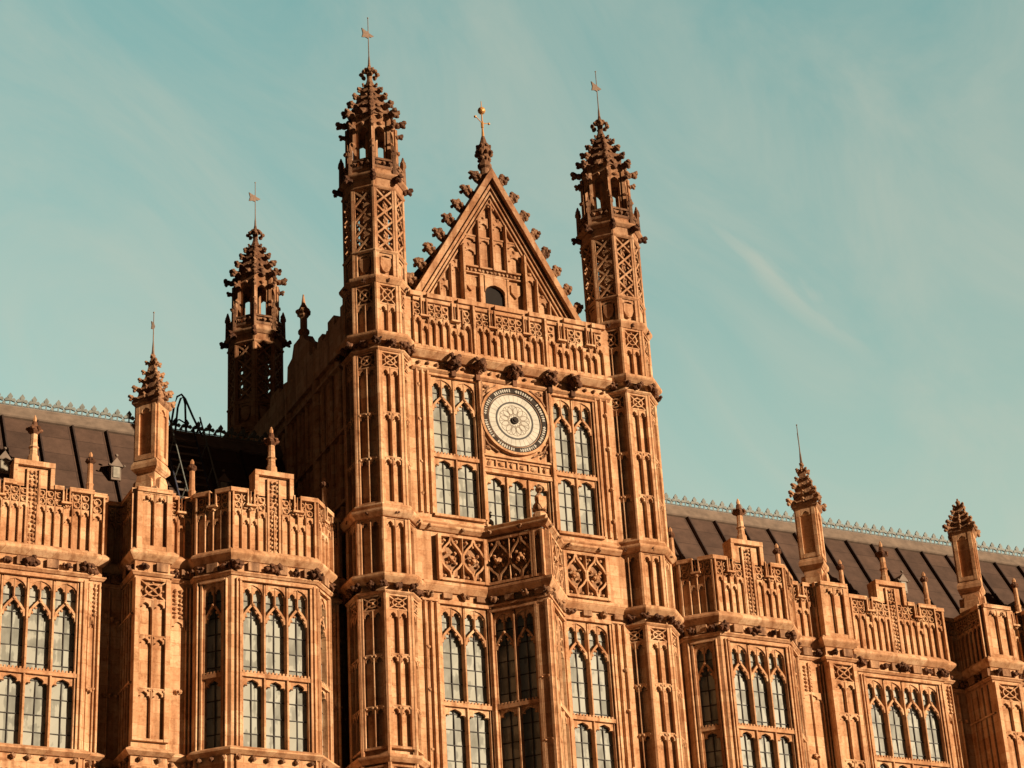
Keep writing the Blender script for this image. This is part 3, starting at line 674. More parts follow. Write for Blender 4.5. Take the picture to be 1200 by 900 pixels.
# ---------------- turrets
def octpts(x, y, r): return [(x + r * cos(pi / 8 - k * pi / 4 - pi / 8 * 0), y + r * sin(pi / 8 - k * pi / 4)) for k in range(8)]
OCT = 1 / cos(pi / 8)
def turret(x, y, label, full=True):
    ap = 0.80
    sh = MB()
    zb = 12.0 if full else 26.0
    stages = [(0 if full else 24, 22.15, 0.85), (22.6, 24.2, 0.84), (24.55, 28.85, 0.82), (29.3, 30.85, 0.80), (31.1, 31.85, 0.76)]
    for z0, z1, a in stages: sh.ngon(x, y, [(z0 - 0.3 if z0 > 1 else 0, (a - 0.12) * OCT), (z1 + 0.3, (a - 0.12) * OCT)])
    sh.ngon(x, y, [(31.6, 0.60 * OCT), (31.86, 0.74 * OCT)])
    for k in range(8):
        ang = k * pi / 4
        # face frame: outward normal at angle ang
        nx, ny = cos(ang), sin(ang)
        for z0, z1, a in stages:
            F = Fr(x + nx * (a - 0.12), y + ny * (a - 0.12), ang + pi / 2); h = a * math.tan(pi / 8) - 0.02
            if z1 < 22.3:
                if full: blind(sh, F, -h, h, 18.25, z1, 2, 0.12, 0.05, 0.085, (19.3, 20.6), 0.36); blind(sh, F, -h, h, 12, 17.85, 2, 0.12, 0.05, 0.085, (14, 16), 0.36); sh.box(F, -h, h, 0, 12, -0.01, 0.085)
            elif z1 < 24.5: blind(sh, F, -h, h, z0 + 0.02, z1, 2, 0.12, 0.05, 0.085, (), 0.0)
            elif z1 < 29: blind(sh, F, -h, h, z0 + 0.02, z1, 2, 0.12, 0.05, 0.085, (25.85, 27.1), 0.42)
            elif z1 < 31: blind(sh, F, -h, h, z0 + 0.02, z1, 2, 0.12, 0.05, 0.085, (), 0.55)
            else:
                blind(sh, F, -h, h, z0, z1, 1, 0.12, 0.05, 0.10, (), 0.0, arch_h=0.12)
                sh.prism(F, [(-0.14, z0 + 0.58), (0.14, z0 + 0.58), (0.15, z0 + 0.36), (0.09, z0 + 0.2), (0, z0 + 0.14), (-0.09, z0 + 0.2), (-0.15, z0 + 0.36)], -0.01, 0.085)
        # corner beads
        ca = ang + pi / 8
        for z0, z1, a in stages:
            r = a * OCT
            sh.ngon(x + cos(ca) * (r - 0.03), y + sin(ca) * (r - 0.03), [(z0 if z0 > 18 else (12 if full else 24), 0.05), (z1, 0.05)], 6)
    T = sh.build('turret', STONE, tower, label, origin=(x, y, 20))
    # mouldings
    mo = Each('string_course', STONE, T)
    def band(z, h, a, out):
        P = [(x + a * OCT * cos(pi / 8 - k * pi / 4), y + a * OCT * sin(pi / 8 - k * pi / 4)) for k in range(8)][::-1]
        mo.mould(P, [(-0.12, z), (out * 0.3, z), (out * 0.9, z + h * 0.45), (out, z + h * 0.6), (out, z + h * 0.85), (out * 0.2, z + h), (-0.12, z + h)], closed=True)
    if full: band(17.9, 0.2, 0.84, 0.13)
    if full: band(22.42, 0.26, 0.84, 0.2); band(22.15, 0.08, 0.84, 0.07)
    band(24.18, 0.22, 0.84, 0.16); band(24.42, 0.14, 0.82, 0.08)
    band(29.12, 0.24, 0.82, 0.2); band(28.85, 0.08, 0.82, 0.07)
    band(30.86, 0.22, 0.78, 0.12); band(31.80, 0.1, 0.74, 0.06)
    band(33.78, 0.1, 0.74, 0.06); band(34.1, 0.16, 0.76, 0.12); band(34.38, 0.10, 0.74, 0.05)
    mo.ngon(x, y, [(33.88, 0.72 * OCT), (34.2, 0.80 * OCT), (34.45, 0.74 * OCT)])
    # lattice stage
    la = MB()
    for k in range(8):
        ang = k * pi / 4; nx, ny = cos(ang), sin(ang); a = 0.76; h = a * math.tan(pi / 8)
        F = Fr(x + nx * (a - 0.1), y + ny * (a - 0.1), ang + pi / 2); hw = h - 0.09
        cells = 4; H = (33.78 - 31.9) / cells
        for c in range(cells):
            z0 = 31.9 + c * H
            la.bar(F, [(-hw - 0.02, z0), (hw + 0.02, z0 + H)], 0.05, 0, 0.085); la.bar(F, [(-hw - 0.02, z0 + H), (hw + 0.02, z0)], 0.05, 0, 0.08)
            for (uu, zz) in ((0, z0 + 0.07), (0, z0 + H - 0.07), (-hw + 0.05, z0 + H / 2), (hw - 0.05, z0 + H / 2), (-0.1, z0 + H * 0.28), (0.1, z0 + H * 0.28), (-0.1, z0 + H * .72), (0.1, z0 + H * .72)):
                la.lump(F(uu, zz, 0.05), 0.036, 1, 0.25)
        for s in (-1, 1): la.box(F, min(s * hw, s * (h + 0.01)), max(s * hw, s * (h + 0.01)), 31.85, 33.85, -0.02, 0.1)
        ca = ang + pi / 8; la.ngon(x + cos(ca) * (a * OCT - 0.04), y + sin(ca) * (a * OCT - 0.04), [(31.85, 0.055), (34.0, 0.055)], 6)
    la.ngon(x, y, [(31.8, 0.38), (34.0, 0.38)])
    la.build('lattice_stage', STONE, T)
    # carved grotesques round the cornices, gargoyles under the crown
    gr = MB()
    def boss(c, rr, n=8):
        q = MB(); q.leafy(c, rr, n); q.build('grotesque', SOOTY, T)
    for k in range(8):
        ang = k * pi / 4
        for zc, a, r in (([(22.36, 0.90, 0.17)] if full else []) + [(29.05, 0.90, 0.18)]):
            boss((x + cos(ang) * a, y + sin(ang) * a, zc), r * 0.95, 9); ca = ang + pi / 8
            boss((x + cos(ca) * (a + 0.08), y + sin(ca) * (a + 0.08), zc + 0.02), r * 0.9, 7)
        gr.leafy((x + cos(ang) * 0.86, y + sin(ang) * 0.86, 30.93), 0.08, 5); gr.leafy((x + cos(ang) * 0.93, y + sin(ang) * 0.93, 24.28), 0.09, 5)
        ca = ang + pi / 8
        gr.crocket((x + cos(ca) * 0.80, y + sin(ca) * 0.80, 34.08), (cos(ca), sin(ca), 0.0), 0.19)
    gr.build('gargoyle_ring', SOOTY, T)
    # crown: pinnacles and little parapet
    cr_ = MB()
    for k in range(8):
        ang = k * pi / 4; ca = ang + pi / 8; px, py = x + cos(ca) * 0.84, y + sin(ca) * 0.84
        cr_.ngon(px, py, [(34.2, 0.075), (34.85, 0.065), (34.88, 0.09), (34.95, 0.09), (35.2, 0.02)], 4, ca); cr_.lump((px, py, 35.02), 0.085, 1, 0.3)
        F = Fr(x + cos(ang) * 0.76, y + sin(ang) * 0.76, ang + pi / 2); h = 0.3
        cr_.box(F, -h, h, 34.42, 34.5, -0.04, 0.03); cr_.box(F, -h, h, 34.68, 34.74, -0.04, 0.03)
        for u in (-0.2, 0, 0.2): cr_.lump(F(u, 34.59, 0), 0.08, 1, 0.25, (1, 1, 1))
    cr_.build('crown', CARVED, T)
    # lantern
    ln_ = MB(); a = 0.58; h = a * math.tan(pi / 8)
    for k in range(8):
        ang = k * pi / 4; F = Fr(x + cos(ang) * a, y + sin(ang) * a, ang + pi / 2)
        ln_.box(F, -h, h, 34.4, 34.8, -0.08, 0.0); arch(ln_, F, -h + 0.07, h - 0.07, 35.62, 35.9, 36.12, -0.09, 0.0, PLAIN)
        ln_.box(F, -h, -h + 0.095, 34.8, 36.12, -0.08, 0.002); ln_.box(F, h - 0.095, h, 34.8, 36.12, -0.08, 0.002)
        ca = ang + pi / 8
        ln_.ngon(x + cos(ca) * (a * OCT + 0.03), y + sin(ca) * (a * OCT + 0.03), [(34.4, 0.075), (35.3, 0.065), (35.75, 0.06), (36.1, 0.06)], 4, ca)
        ln_.lump((x + cos(ca) * (a * OCT + 0.09), y + sin(ca) * (a * OCT + 0.09), 35.32), 0.07, 1, 0.3)
        ln_.lump(F(0, 35.98, 0.02), 0.07, 1, 0.3)
    ln_.ngon(x, y, [(34.4, 0.2), (35.0, 0.17), (36.1, 0.17)])
    ln_.ngon(x, y, [(36.0, 0.6), (36.14, 0.66), (36.26, 0.66), (36.3, 0.6)])
    ln_.build('lantern', STONE, T)
    # spire
    s_ = MB(); s_.ngon(x, y, [(36.26, 0.70), (36.45, 0.60), (36.75, 0.50), (37.1, 0.37), (37.4, 0.23), (37.55, 0.13), (37.62, 0.13), (37.68, 0.10), (37.8, 0.07), (38.0, 0.09), (38.3, 0.035)])
    for k in range(8):
        ca = k * pi / 4 + pi / 8; d_ = (cos(ca), sin(ca), 0)
        s_.crocket((x + cos(ca) * 0.66, y + sin(ca) * 0.66, 35.86), d_, 0.15)
        for z, r, sz in ((36.25, 0.66, 0.21), (36.60, 0.52, 0.19), (36.93, 0.40, 0.17), (37.22, 0.28, 0.14), (37.47, 0.15, 0.10)):
            s_.crocket((x + cos(ca) * r, y + sin(ca) * r, z), d_, sz)
        if k % 1 == 0: s_.lump((x + cos(ca) * 0.22, y + sin(ca) * 0.22, 37.95), 0.075, 1, 0.3); s_.lump((x + cos(ca) * 0.12, y + sin(ca) * 0.12, 38.08), 0.06, 1, 0.3)
        for zz, rr, q9 in ((36.38, 0.58, 0.12), (36.62, 0.48, 0.09), (36.85, 0.40, 0.08), (37.08, 0.31, 0.07), (36.2, 0.66, 0.09)):
            s_.lump((x + cos(ca - pi / 8) * rr, y + sin(ca - pi / 8) * rr, zz), q9, 1, 0.35)
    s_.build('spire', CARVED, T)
    vane(x, y, 38.3, 39.9, 39.25, T, ang=0.5, s=0.82)
    return T
t1 = turret(-TX, TY, 'front left turret with lattice stage, crown and crocketed spire')
t2 = turret(TX, TY, 'front right turret with lattice stage, crown and crocketed spire')
t3 = turret(-TX, TY + 9.3, 'shaded rear turret behind the left wing roof', full=False)
# flank parapet with a gablet and finial
fp = MB(); fp.prism(Fr(-4.25, 0, -pi / 2 + pi, 0), [(0, 0)] * 3, 0, 0) if False else None
def yz(mb, poly, x0, x1):
    n = len(poly); mb.add([(x0, y, z) for y, z in poly] + [(x1, y, z) for y, z in poly], [list(range(n)), [n + i for i in range(n)][::-1]] + [[i, n + i, n + (i + 1) % n, (i + 1) % n] for i in range(n)])
yz(fp, [(0.9, 29.6), (0.9, 30.85), (1.3, 30.85), (1.3, 30.55), (1.75, 30.55), (1.75, 30.85), (2.2, 30.85), (2.2, 30.5), (2.6, 30.5), (2.6, 30.72), (2.9, 30.72), (3.0, 30.45), (3.55, 30.5), (3.6, 31.0), (3.9, 31.2), (4.1, 31.45), (4.75, 31.45), (4.9, 31.1), (5.25, 31.0), (5.3, 30.5), (5.9, 30.5), (6.0, 30.7), (6.6, 30.7), (6.7, 30.4), (9.2, 30.4), (9.2, 29.6)], -4.32, -4.0)
for y in (1.5, 2.0, 2.4, 3.3, 3.7, 5.1, 5.6, 6.3): fp.lump((-4.2, y, 30.6), 0.13, 1, 0.3)
fp.ngon(-4.15, 4.4, [(31.3, 0.17), (31.6, 0.12), (31.65, 0.16), (31.75, 0.16), (31.8, 0.10), (32.15, 0.10), (32.2, 0.15), (32.3, 0.17), (32.45, 0.13), (32.6, 0.06), (32.9, 0.02)])
for k in range(6): fp.lump((-4.15 + 0.15 * cos(k * pi / 3), 4.4 + 0.15 * sin(k * pi / 3), 32.33), 0.09, 1, 0.3)
fp.build('side_parapet', STONE, tower)
# blocks joining the turrets to the flank
fb = MB(); fb.ngon(-4.18, 3.3, [(23, 0.18), (30.5, 0.16)]); fb.ngon(-4.18, 5.4, [(23, 0.18), (30.5, 0.16)]); fb.ngon(-4.18, 7.4, [(23, 0.18), (30.4, 0.16)])
fb.build('side_buttress', STONE, tower)

# ================================================================= WINGS
RIDGEY, RZ, RS = 6.0, 28.78, 0.58
EAVZ = 23.6; EAVY = RIDGEY - RS * (RZ - EAVZ)
def crest(mb, x0, x1, step=0.325):
    n = int((x1 - x0) / step)
    F = Fr(0, RIDGEY)
    mb.box(F, x0, x1, RZ + 0.02, RZ + 0.05, -0.02, 0.02); mb.box(F, x0, x1, RZ + 0.14, RZ + 0.16, -0.012, 0.012)
    for k in range(n):
        u = x0 + step * (k + 0.5); z = RZ
        mb.box(F, u - 0.014, u + 0.014, z, z + 0.36, -0.012, 0.012)
        z += 0.03
        mb.prism(F, [(u + a * 1.3, z + 0.2 + (b - 0.2) * 1.15) for a, b in ((-0.10, .20), (-0.12, .25), (-0.08, .30), (-0.035, .275), (-0.055, .34), (0, .43), (0.055, .34), (0.035, .275), (0.08, .30), (0.12, .25), (0.10, .20), (0, .235))], -0.025, 0.025)
        v = u + step / 2
        mb.box(F, v - 0.01, v + 0.01, z, z + 0.16, -0.01, 0.01); mb.prism(F, [(v - 0.05, z + 0.15), (v, z + 0.1), (v + 0.05, z + 0.15), (v, z + 0.23)], -0.015, 0.015)
def roof(parent, x0, x1, dormers):
    r = MB()
    r.add([(x0, EAVY, EAVZ), (x1, EAVY, EAVZ), (x1, RIDGEY, RZ), (x0, RIDGEY, RZ), (x0, 2 * RIDGEY - EAVY, EAVZ), (x1, 2 * RIDGEY - EAVY, EAVZ)], [[0, 1, 2, 3], [3, 2, 5, 4], [0, 3, 4], [1, 5, 2], [0, 4, 5, 1]])
    ro = r.build('roof', ROOF, parent)
    nrm = Vector((0, -1, RS)).normalized(); dn = Vector((0, -RS, -1)).normalized()
    s = MB(); L_ = (RZ - EAVZ) * sqrt(1 + RS * RS)
    x = math.ceil((x0 + 0.12) / 0.94) * 0.94 + 0.12
    while x < x1 - 0.1:
        P = lambda dx, t, h: tuple(Vector((x + dx, RIDGEY, RZ)) + dn * t + nrm * h)
        s.add([P(dx, t, h) for t in (0.42, L_) for dx, h in ((-0.025, -0.01), (0.025, -0.01), (0.022, 0.085), (-0.022, 0.085))], [[0, 1, 2, 3], [7, 6, 5, 4], [0, 4, 5, 1], [1, 5, 6, 2], [2, 6, 7, 3], [3, 7, 4, 0]])
        x += 0.94
    s.build('roof_rib', SEAM, ro)
    p = MB(); P = lambda x, t, h: tuple(Vector((x, RIDGEY, RZ)) + dn * t + nrm * h)
    p.add([P(xx, t, h) for xx in (x0, x1) for t, h in ((0.0, 0.03), (0.4, 0.03), (0.42, 0.0), (0.42, 0.06), (0.4, 0.1), (-0.02, 0.1))] , [[0, 6, 11, 5], [5, 11, 10, 4], [4, 10, 9, 3], [3, 9, 8, 2], [2, 8, 7, 1], [1, 7, 6, 0], [0, 5, 4, 3, 2, 1], [6, 7, 8, 9, 10, 11]])
    p.rod([(x0, RIDGEY - 0.05, RZ + 0.03), (x1, RIDGEY - 0.05, RZ + 0.03)], 0.07, 8)
    p.build('ridge_plate', RIDGE, ro)
    c = MB(); crest(c, x0, x1); c.build('ridge_cresting', IRON, ro)
    for dx, dz in dormers:
        y = RIDGEY - RS * (RZ - dz); d_ = MB(); F = Fr(dx, y - 0.05)
        d_.box(F, -0.13, 0.13, dz - 0.1, dz + 0.28, -0.5, 0.10); d_.prism(F, [(-0.18, dz + 0.27), (0.18, dz + 0.27), (0, dz + 0.52)], -0.6, 0.15)
        d_.lump(F(0, dz + 0.6, 0.1), 0.05, 1, 0.2); d_.lump(F(-0.2, dz + 0.3, 0.14), 0.04, 1, 0.2); d_.lump(F(0.2, dz + 0.3, 0.14), 0.04, 1, 0.2)
        dm = d_.build('dormer', RIDGE, parent)
        q = MB(); q.box(F, -0.085, 0.085, dz - 0.04, dz + 0.26, 0.09, 0.125); q.build('louvre', simple('pale_louvre', (0.30, 0.26, 0.20), 0.6), dm)
    return ro
ZC = 22.72       # ledge under the parapet
ZT = 24.42       # top of the parapet panels
def parapet(mb, dk, F, Ln, gablet=False, nslots=1, s0=0.0):
    """panelled parapet on one stretch of wall"""
    if Ln < 0.3:
        return
    n = max(1, round((Ln - 0.06) / 0.215)); a = 0.04; b = Ln - 0.04; st = (b - a) / n
    z0, z1 = ZC + 0.2, 23.98
    ss = []
    if Ln > 1.6: ss = [Ln * 0.22, Ln * 0.78]
    elif Ln > 0.55 and nslots: ss = [Ln * 0.5]
    gc = Ln / 2 if gablet else None
    mb.box(F, 0, a, z0 - 0.05, ZT, -0.01, 0.10); mb.box(F, b, Ln, z0 - 0.05, ZT, -0.01, 0.10)
    for k in range(1, n): mb.mull(F, a + st * k, z0, z1, -0.01, 0.07, 0.04)
    for k in range(n):
        u = a + st * (k + 0.5)
        if gc is not None and abs(u - gc) < 0.12: continue
        near = min([abs(u - q) for q in ss] or [9]); h = z1 - 0.22 if near < st * 0.7 else z1
        arch(mb, F, a + st * k + 0.02, a + st * (k + 1) - 0.02, h - 0.19, h - 0.03, h + 0.015, -0.01, 0.06)
        R_ = st * 0.36; zc_ = z1 + 0.12
        for q in range(2):      # stacked foiled circles
            mb.bar(F, [(u + R_ * cos(t_ * pi / 4 + .4), zc_ + R_ * sin(t_ * pi / 4 + .4)) for t_ in range(9)], 0.02, -0.01, 0.055)
            for t_ in range(4): mb.lump(F(u + R_ * 0.62 * cos(t_ * pi / 2 + q * .78), zc_ + R_ * 0.62 * sin(t_ * pi / 2 + q * .78), 0.01), random.uniform(0.020, 0.030), 1, 0.3)
            zc_ += 0.20; R_ *= 0.9
        mb.lump(F(u + st * 0.42, z1 + 0.22, 0.02), 0.026, 1, 0.3); mb.lump(F(u - st * 0.42, z1 + 0.22, 0.02), 0.026, 1, 0.3)
        if k: mb.box(F, a + st * k - 0.011, a + st * k + 0.011, z1, ZT, -0.01, 0.04)
    for u in ss: slot(mb, dk, F, u, 24.12, ZT + 0.02, 0.02); mb.leafy(F(u, 24.02, 0.07), 0.075, 5)
    cuts = [0.0] + [x for s in ss for x in (s - 0.075, s + 0.075)] + [Ln]
    if gc is not None:
        cuts = [0.0, ss[0] - 0.075, ss[0] + 0.075, gc - 0.46, gc + 0.46, ss[1] - 0.075, ss[1] + 0.075, Ln]
        mb.box(F, gc - 0.44, gc + 0.44, ZT - 0.02, 24.96, -0.3, 0.0, False)
        mb.box(F, gc - 0.50, gc + 0.50, 24.96, 25.09, -0.34, 0.10); mb.box(F, gc - 0.50, gc - 0.40, ZT, 24.96, -0.32, 0.085); mb.box(F, gc + 0.40, gc + 0.50, ZT, 24.96, -0.32, 0.085)
        mb.box(F, gc - 0.17, gc - 0.12, z0, 24.9, -0.01, 0.06); mb.box(F, gc + 0.12, gc + 0.17, z0, 24.9, -0.01, 0.06)
        z = z0 + 0.06
        while z < 24.85:
            for q in (-0.055, 0.055): mb.lump(F(gc + q + random.uniform(-.02, .02), z, 0.02), 0.05, 1, 0.35)
            z += 0.115
        for q in (24.75, 24.6): dk.lump(F(gc - 0.05, q, 0.03), 0.035, 1, 0.2)
        # finial on the gablet
        c = F(gc, 0, -0.12)
        mb.ngon(c[0], c[1], [(25.05, 0.15), (25.3, 0.13), (25.33, 0.1), (25.5, 0.09), (25.53, 0.13), (25.58, 0.09), (25.9, 0.08)], 8)
    return
def finial_mb(mb, dkm, x, y, z0, big):
    if big:
        dkm.ngon(x, y, [(z0, 0.08), (z0 + 0.08, 0.15), (z0 + 0.16, 0.16), (z0 + 0.22, 0.08), (z0 + 0.34, 0.06)], 8)
        for k in range(6): dkm.lump((x + 0.15 * cos(k * pi / 3), y + 0.15 * sin(k * pi / 3), z0 + 0.13), 0.065, 1, 0.3)
    else:
        mb.ngon(x, y, [(z0 - 1.05, 0.10), (z0 - 0.6, 0.085), (z0 - 0.55, 0.10), (z0 - 0.5, 0.075), (z0, 0.065)], 8)
        dkm.ngon(x, y, [(z0, 0.07), (z0 + 0.05, 0.12), (z0 + 0.13, 0.11), (z0 + 0.18, 0.06)], 8)
        for k in range(5): dkm.lump((x + 0.09 * cos(k * 1.257), y + 0.09 * sin(k * 1.257), z0 + 0.09), 0.045, 1, 0.3)
        mb.ngon(x, y, [(z0 + 0.17, 0.05), (z0 + 0.25, 0.055), (z0 + 0.32, 0.02)], 6)
def stretch(kind, A, B, wing, walls, par_, dk_, fr, dkm, parts):
    F, Ln = seg(A, B)
    zt, zs, zh = 19.82, 18.02, 22.12
    holes = []
    if kind == 'win3': holes = [(0.22, Ln - 0.12, zs - 0.02, zh + 0.05)]
    elif kind == 'win4': holes = [(0.16, Ln - 0.16, zs - 0.02, zh + 0.05)]
    elif kind == 'cheek': holes = [(0.14, Ln - 0.18, zs - 0.02, zh + 0.05)]
    e = 0.012 if kind == 'side' else 0
    wall_holes(walls, F, 0.004, Ln - 0.004, 0, 24.44 - e, holes, 0.26)
    for (a, b, c, d_) in holes:
        n = {'win3': 3, 'win4': 4, 'cheek': 1}[kind]
        window(F, a + 0.04, b - 0.04, n, zs, zt, zh, wing, name='window')
        for u in (a - 0.09, b + 0.06):
            if 0 < u < Ln: walls.mull(F, u, 12, 22.2, -0.01, 0.055, 0.05)
    if kind == 'strip' and Ln > 0.3:
        walls.mull(F, 0.05, 12, 22.2, -0.01, 0.06, 0.06); walls.mull(F, Ln - 0.05, 12, 22.2, -0.01, 0.06, 0.06); walls.mull(F, Ln - 0.14, 12, 22.2, -0.01, 0.04, 0.05)
        arch(walls, F, 0.1, Ln - 0.18, 21.1, 21.3, 21.36, -0.01, 0.045); c = (Ln - 0.08) / 2
        for k in range(7):
            for q in (-0.07, 0.07): walls.lump(F(c + q, 21.42 + k * 0.11, 0.02), 0.052, 1, 0.35)
        for z in (19.55,): walls.leafy(F(c, z, 0.03), 0.12, 7)
        if Ln > 0.9: walls.mull(F, Ln / 2, 12, 22.2, -0.01, 0.05, 0.06)
    if kind == 'recess' and Ln > 0.3:
        for k in range(1, max(2, round(Ln / 0.3))): walls.mull(F, Ln * k / max(2, round(Ln / 0.3)), 12, 22.2, -0.01, 0.05, 0.05)
        for z in (19.6, 21.5):
            for k in range(4): walls.lump(F(Ln * (k + 0.5) / 4, z + random.uniform(-.08, .08), 0.03), 0.07, 1, 0.3)
    if kind == 'side' and Ln > 0.6:
        for k in range(1, 5): walls.mull(F, Ln * k / 5, 12, 22.2, -0.01, 0.05, 0.05)
        for z in (19.6, 21.3): walls.box(F, 0.05, Ln - 0.05, z, z + 0.05, -0.01, 0.06)
    if kind == 'butt':
        bm_ = MB(); blind(bm_, F, 0.0, Ln, 18.2, 22.2, 2, 0.10, 0.06, 0.12, (19.45, 20.75), 0.5); blind(bm_, F, 0, Ln, 12, 17.6, 2, 0.10, 0.06, 0.10, (14, 16), 0.5)
        bm_.build('buttress_panel', STONE, wing)
        # parapet stage of the buttress: two tall hooded panels
        blind(par_, F, 0.0, Ln, ZC + 0.18, ZT + 0.02, 2, 0.10, 0.06, 0.13, (), 0.0, sill=0.14)
        for u in (Ln * 0.32, Ln * 0.68): par_.leafy(F(u, ZT - 0.12, 0.07), 0.08, 5)
    elif kind != 'side':
        parapet(par_, dk_, F, Ln, gablet=kind in ('win3', 'win4'), nslots=(kind != 'recess'))
    else:
        parapet(par_, dk_, F, Ln, nslots=0)
    # frieze
    n = max(1, round(Ln / 0.36))
    for k in range(n):
        u = Ln * (k + 0.5) / n
        if Ln < 0.25: continue
        if k % 2: fr.box(F, u - 0.14, u + 0.14, 22.4, 22.62, 0, 0.10)
        else: dkm.leafy(F(u, 22.5, 0.07), 0.14, 6)
        fr.lump(F(u, 17.78, 0.06), 0.07, 1, 0.3)
    m_ = max(1, round(Ln / 0.12))
    for k in range(m_): fr.lump(F(Ln * (k + 0.5) / m_, 17.45, 0.02), 0.05, 1, 0.3)
    if kind in ('win3', 'win4'):
        for u in (0.05, Ln * 0.5, Ln - 0.05): dkm.leafy(F(u, 22.5, 0.12), 0.19, 10)
    return F, Ln
def pinnacle(x, y, wing, label, rod=True):
    hs = 1.0 if rod else 0.72
    z0 = 24.45
    p = MB(); R4 = pi / 4
    def sq(z, r): return (z, r)
    p.ngon(x, y, [(z0, 0.52 * 1.0), (z0 + 0.12, 0.52), (z0 + 0.2, 0.42)], 4, 0); p.ngon(x, y, [(z0 + 0.1, 0.36), (z0 + 0.68, 0.34)], 4, 0)
    for k in range(4):
        a = k * pi / 2 + pi / 4; F = Fr(x + cos(a) * 0.24, y + sin(a) * 0.24, a + pi / 2)
        p.prism(F, [(-0.22, z0 + 0.12), (0.22, z0 + 0.12), (0.2, z0 + 0.4), (0.1, z0 + 0.5), (-0.1, z0 + 0.5), (-0.2, z0 + 0.4)], -0.02, 0.12)
    p.ngon(x, y, [(z0 + 0.62, 0.38), (z0 + 0.72, 0.50), (z0 + 0.82, 0.50), (z0 + 0.95, 0.42)], 4, 0)
    s = 0.385
    p.ngon(x, y, [(z0 + 0.9, s), (z0 + 2.5, s)], 4, 0)
    for k in range(4):
        a = k * pi / 2 + pi / 4; h = s * sin(pi / 4); F = Fr(x + cos(a) * h, y + sin(a) * h, a + pi / 2)
        for (u0, u1) in ((-h, -h + 0.10), (h - 0.10, h)): p.box(F, u0, u1, z0 + 0.95, z0 + 2.45, -0.01, 0.05)
        p.box(F, -h + 0.1, h - 0.1, z0 + 0.95, z0 + 1.08, -0.01, 0.048); arch(p, F, -h + 0.1, h - 0.1, z0 + 2.15, z0 + 2.36, z0 + 2.45, -0.01, 0.045)
    o = p.build('pinnacle', STONE, wing, label, origin=(x, y, z0))
    q = MB(); b = z0 + 2.5
    q.ngon(x, y, [(b - 0.08, 0.42), (b, 0.52), (b + 0.08, 0.52), (b + 0.16, 0.42)], 4, 0)
    q.ngon(x, y, [(b + 0.1, 0.42), (b + 0.45 * hs, 0.30), (b + 1.0 * hs, 0.14), (b + 1.35 * hs, 0.06), (b + 1.6 * hs, 0.03)], 4, 0)
    for k in range(8):
        a = k * pi / 4; f = 1 if k % 2 == 0 else 0.72; d_ = (cos(a), sin(a), 0)
        for z, r, sz in ((0.15, 0.38, 0.15), (0.42, 0.29, 0.135), (0.68, 0.20, 0.12), (0.92, 0.12, 0.10), (1.2, 0.06, 0.10)):
            q.crocket((x + cos(a) * r * f, y + sin(a) * r * f, b + z * hs), d_, sz * (1.15 if k % 2 == 0 else 0.75) * random.uniform(0.85, 1.15))
        q.lump((x + cos(a) * 0.36 * f, y + sin(a) * 0.36 * f, b + 0.1), 0.1, 1, 0.3)
    q.lump((x, y, b + 1.42 * hs), 0.08, 1, 0.3)
    q.build('pinnacle_spire', CARVED, o)
    if rod: vane(x, y, b + 1.55, b + 2.7, b + 2.25, o, ang=0.9, s=0.8, style='small')
    return o
# plan of each wing, left to right: list of (kind, A, B)
def oriel3(cx):     # canted three-light bay
    return [('side', (cx - 1.72, 0.95), (cx - 1.72, 0.68)), ('cheek', (cx - 1.72, 0.68), (cx - 1.07, 0.02)), ('win3', (cx - 1.07, 0.02), (cx + 1.07, 0.02)), ('cheek', (cx + 1.07, 0.02), (cx + 1.72, 0.68)), ('side', (cx + 1.72, 0.68), (cx + 1.72, 0.95))]
def bay4(cx, yr):
    return [('side', (cx - 1.78, yr), (cx - 1.78, 1.42)), ('strip', (cx - 1.78, 1.42), (cx - 1.43, 1.42)), ('side', (cx - 1.43, 1.42), (cx - 1.43, 1.3)), ('win4', (cx - 1.43, 1.3), (cx + 1.43, 1.3)),
            ('side', (cx + 1.43, 1.3), (cx + 1.43, 1.42)), ('strip', (cx + 1.43, 1.42), (cx + 1.78, 1.42)), ('side', (cx + 1.78, 1.42), (cx + 1.78, yr))]
def chain(items):
    """items: segment lists; joins consecutive ones with side walls along y"""
    out = []
    for it in items:
        if out and out[-1][2] != it[0][1]:
            out.append(('side', out[-1][2], it[0][1]))
        out += it
    return out
YS, YR, YQ = 0.97, 1.78, 2.0
left_plan = chain([
    [('recess', (-21.5, YS), (-20.4, YS))], oriel3(-18.7)[:], [('strip', (-16.98, YS), (-16.2, YS))],
    [('butt', (-16.2, 0.75), (-15.3, 0.75))], [('recess', (-15.3, YR), (-14.08, YR))], bay4(-12.3, YR), [('recess', (-10.52, YR), (-9.92, YR))],
    [('butt', (-9.92, 0.74), (-9.05, 0.74))], [('strip', (-9.05, YS), (-8.42, YS))], oriel3(-6.7), [('strip', (-4.98, YS), (-4.64, YS))], [('recess', (-4.64, YR), (-4.15, YR))]])
right_plan = chain([
    [('recess', (4.15, YS), (4.62, YS))], [('strip', (4.62, YS), (5.03, YS))], oriel3(6.75), [('strip', (8.47, YS), (9.45, YS))], [('butt', (9.45, 0.74), (10.33, 0.74))],
    [('recess', (10.33, YQ), (10.47, YQ))], bay4(12.25, YQ), [('recess', (14.03, YQ), (14.95, YQ))], [('butt', (14.95, 0.74), (15.9, 0.74))], [('strip', (15.9, YS), (16.55, YS))], oriel3(18.27),
    [('strip', (19.99, YS), (20.8, YS))], [('butt', (20.8, 0.74), (21.7, 0.74))], [('recess', (21.7, YQ), (22.5, YQ))], bay4(24.3, YQ), [('recess', (26.08, YQ), (27, YQ))]])
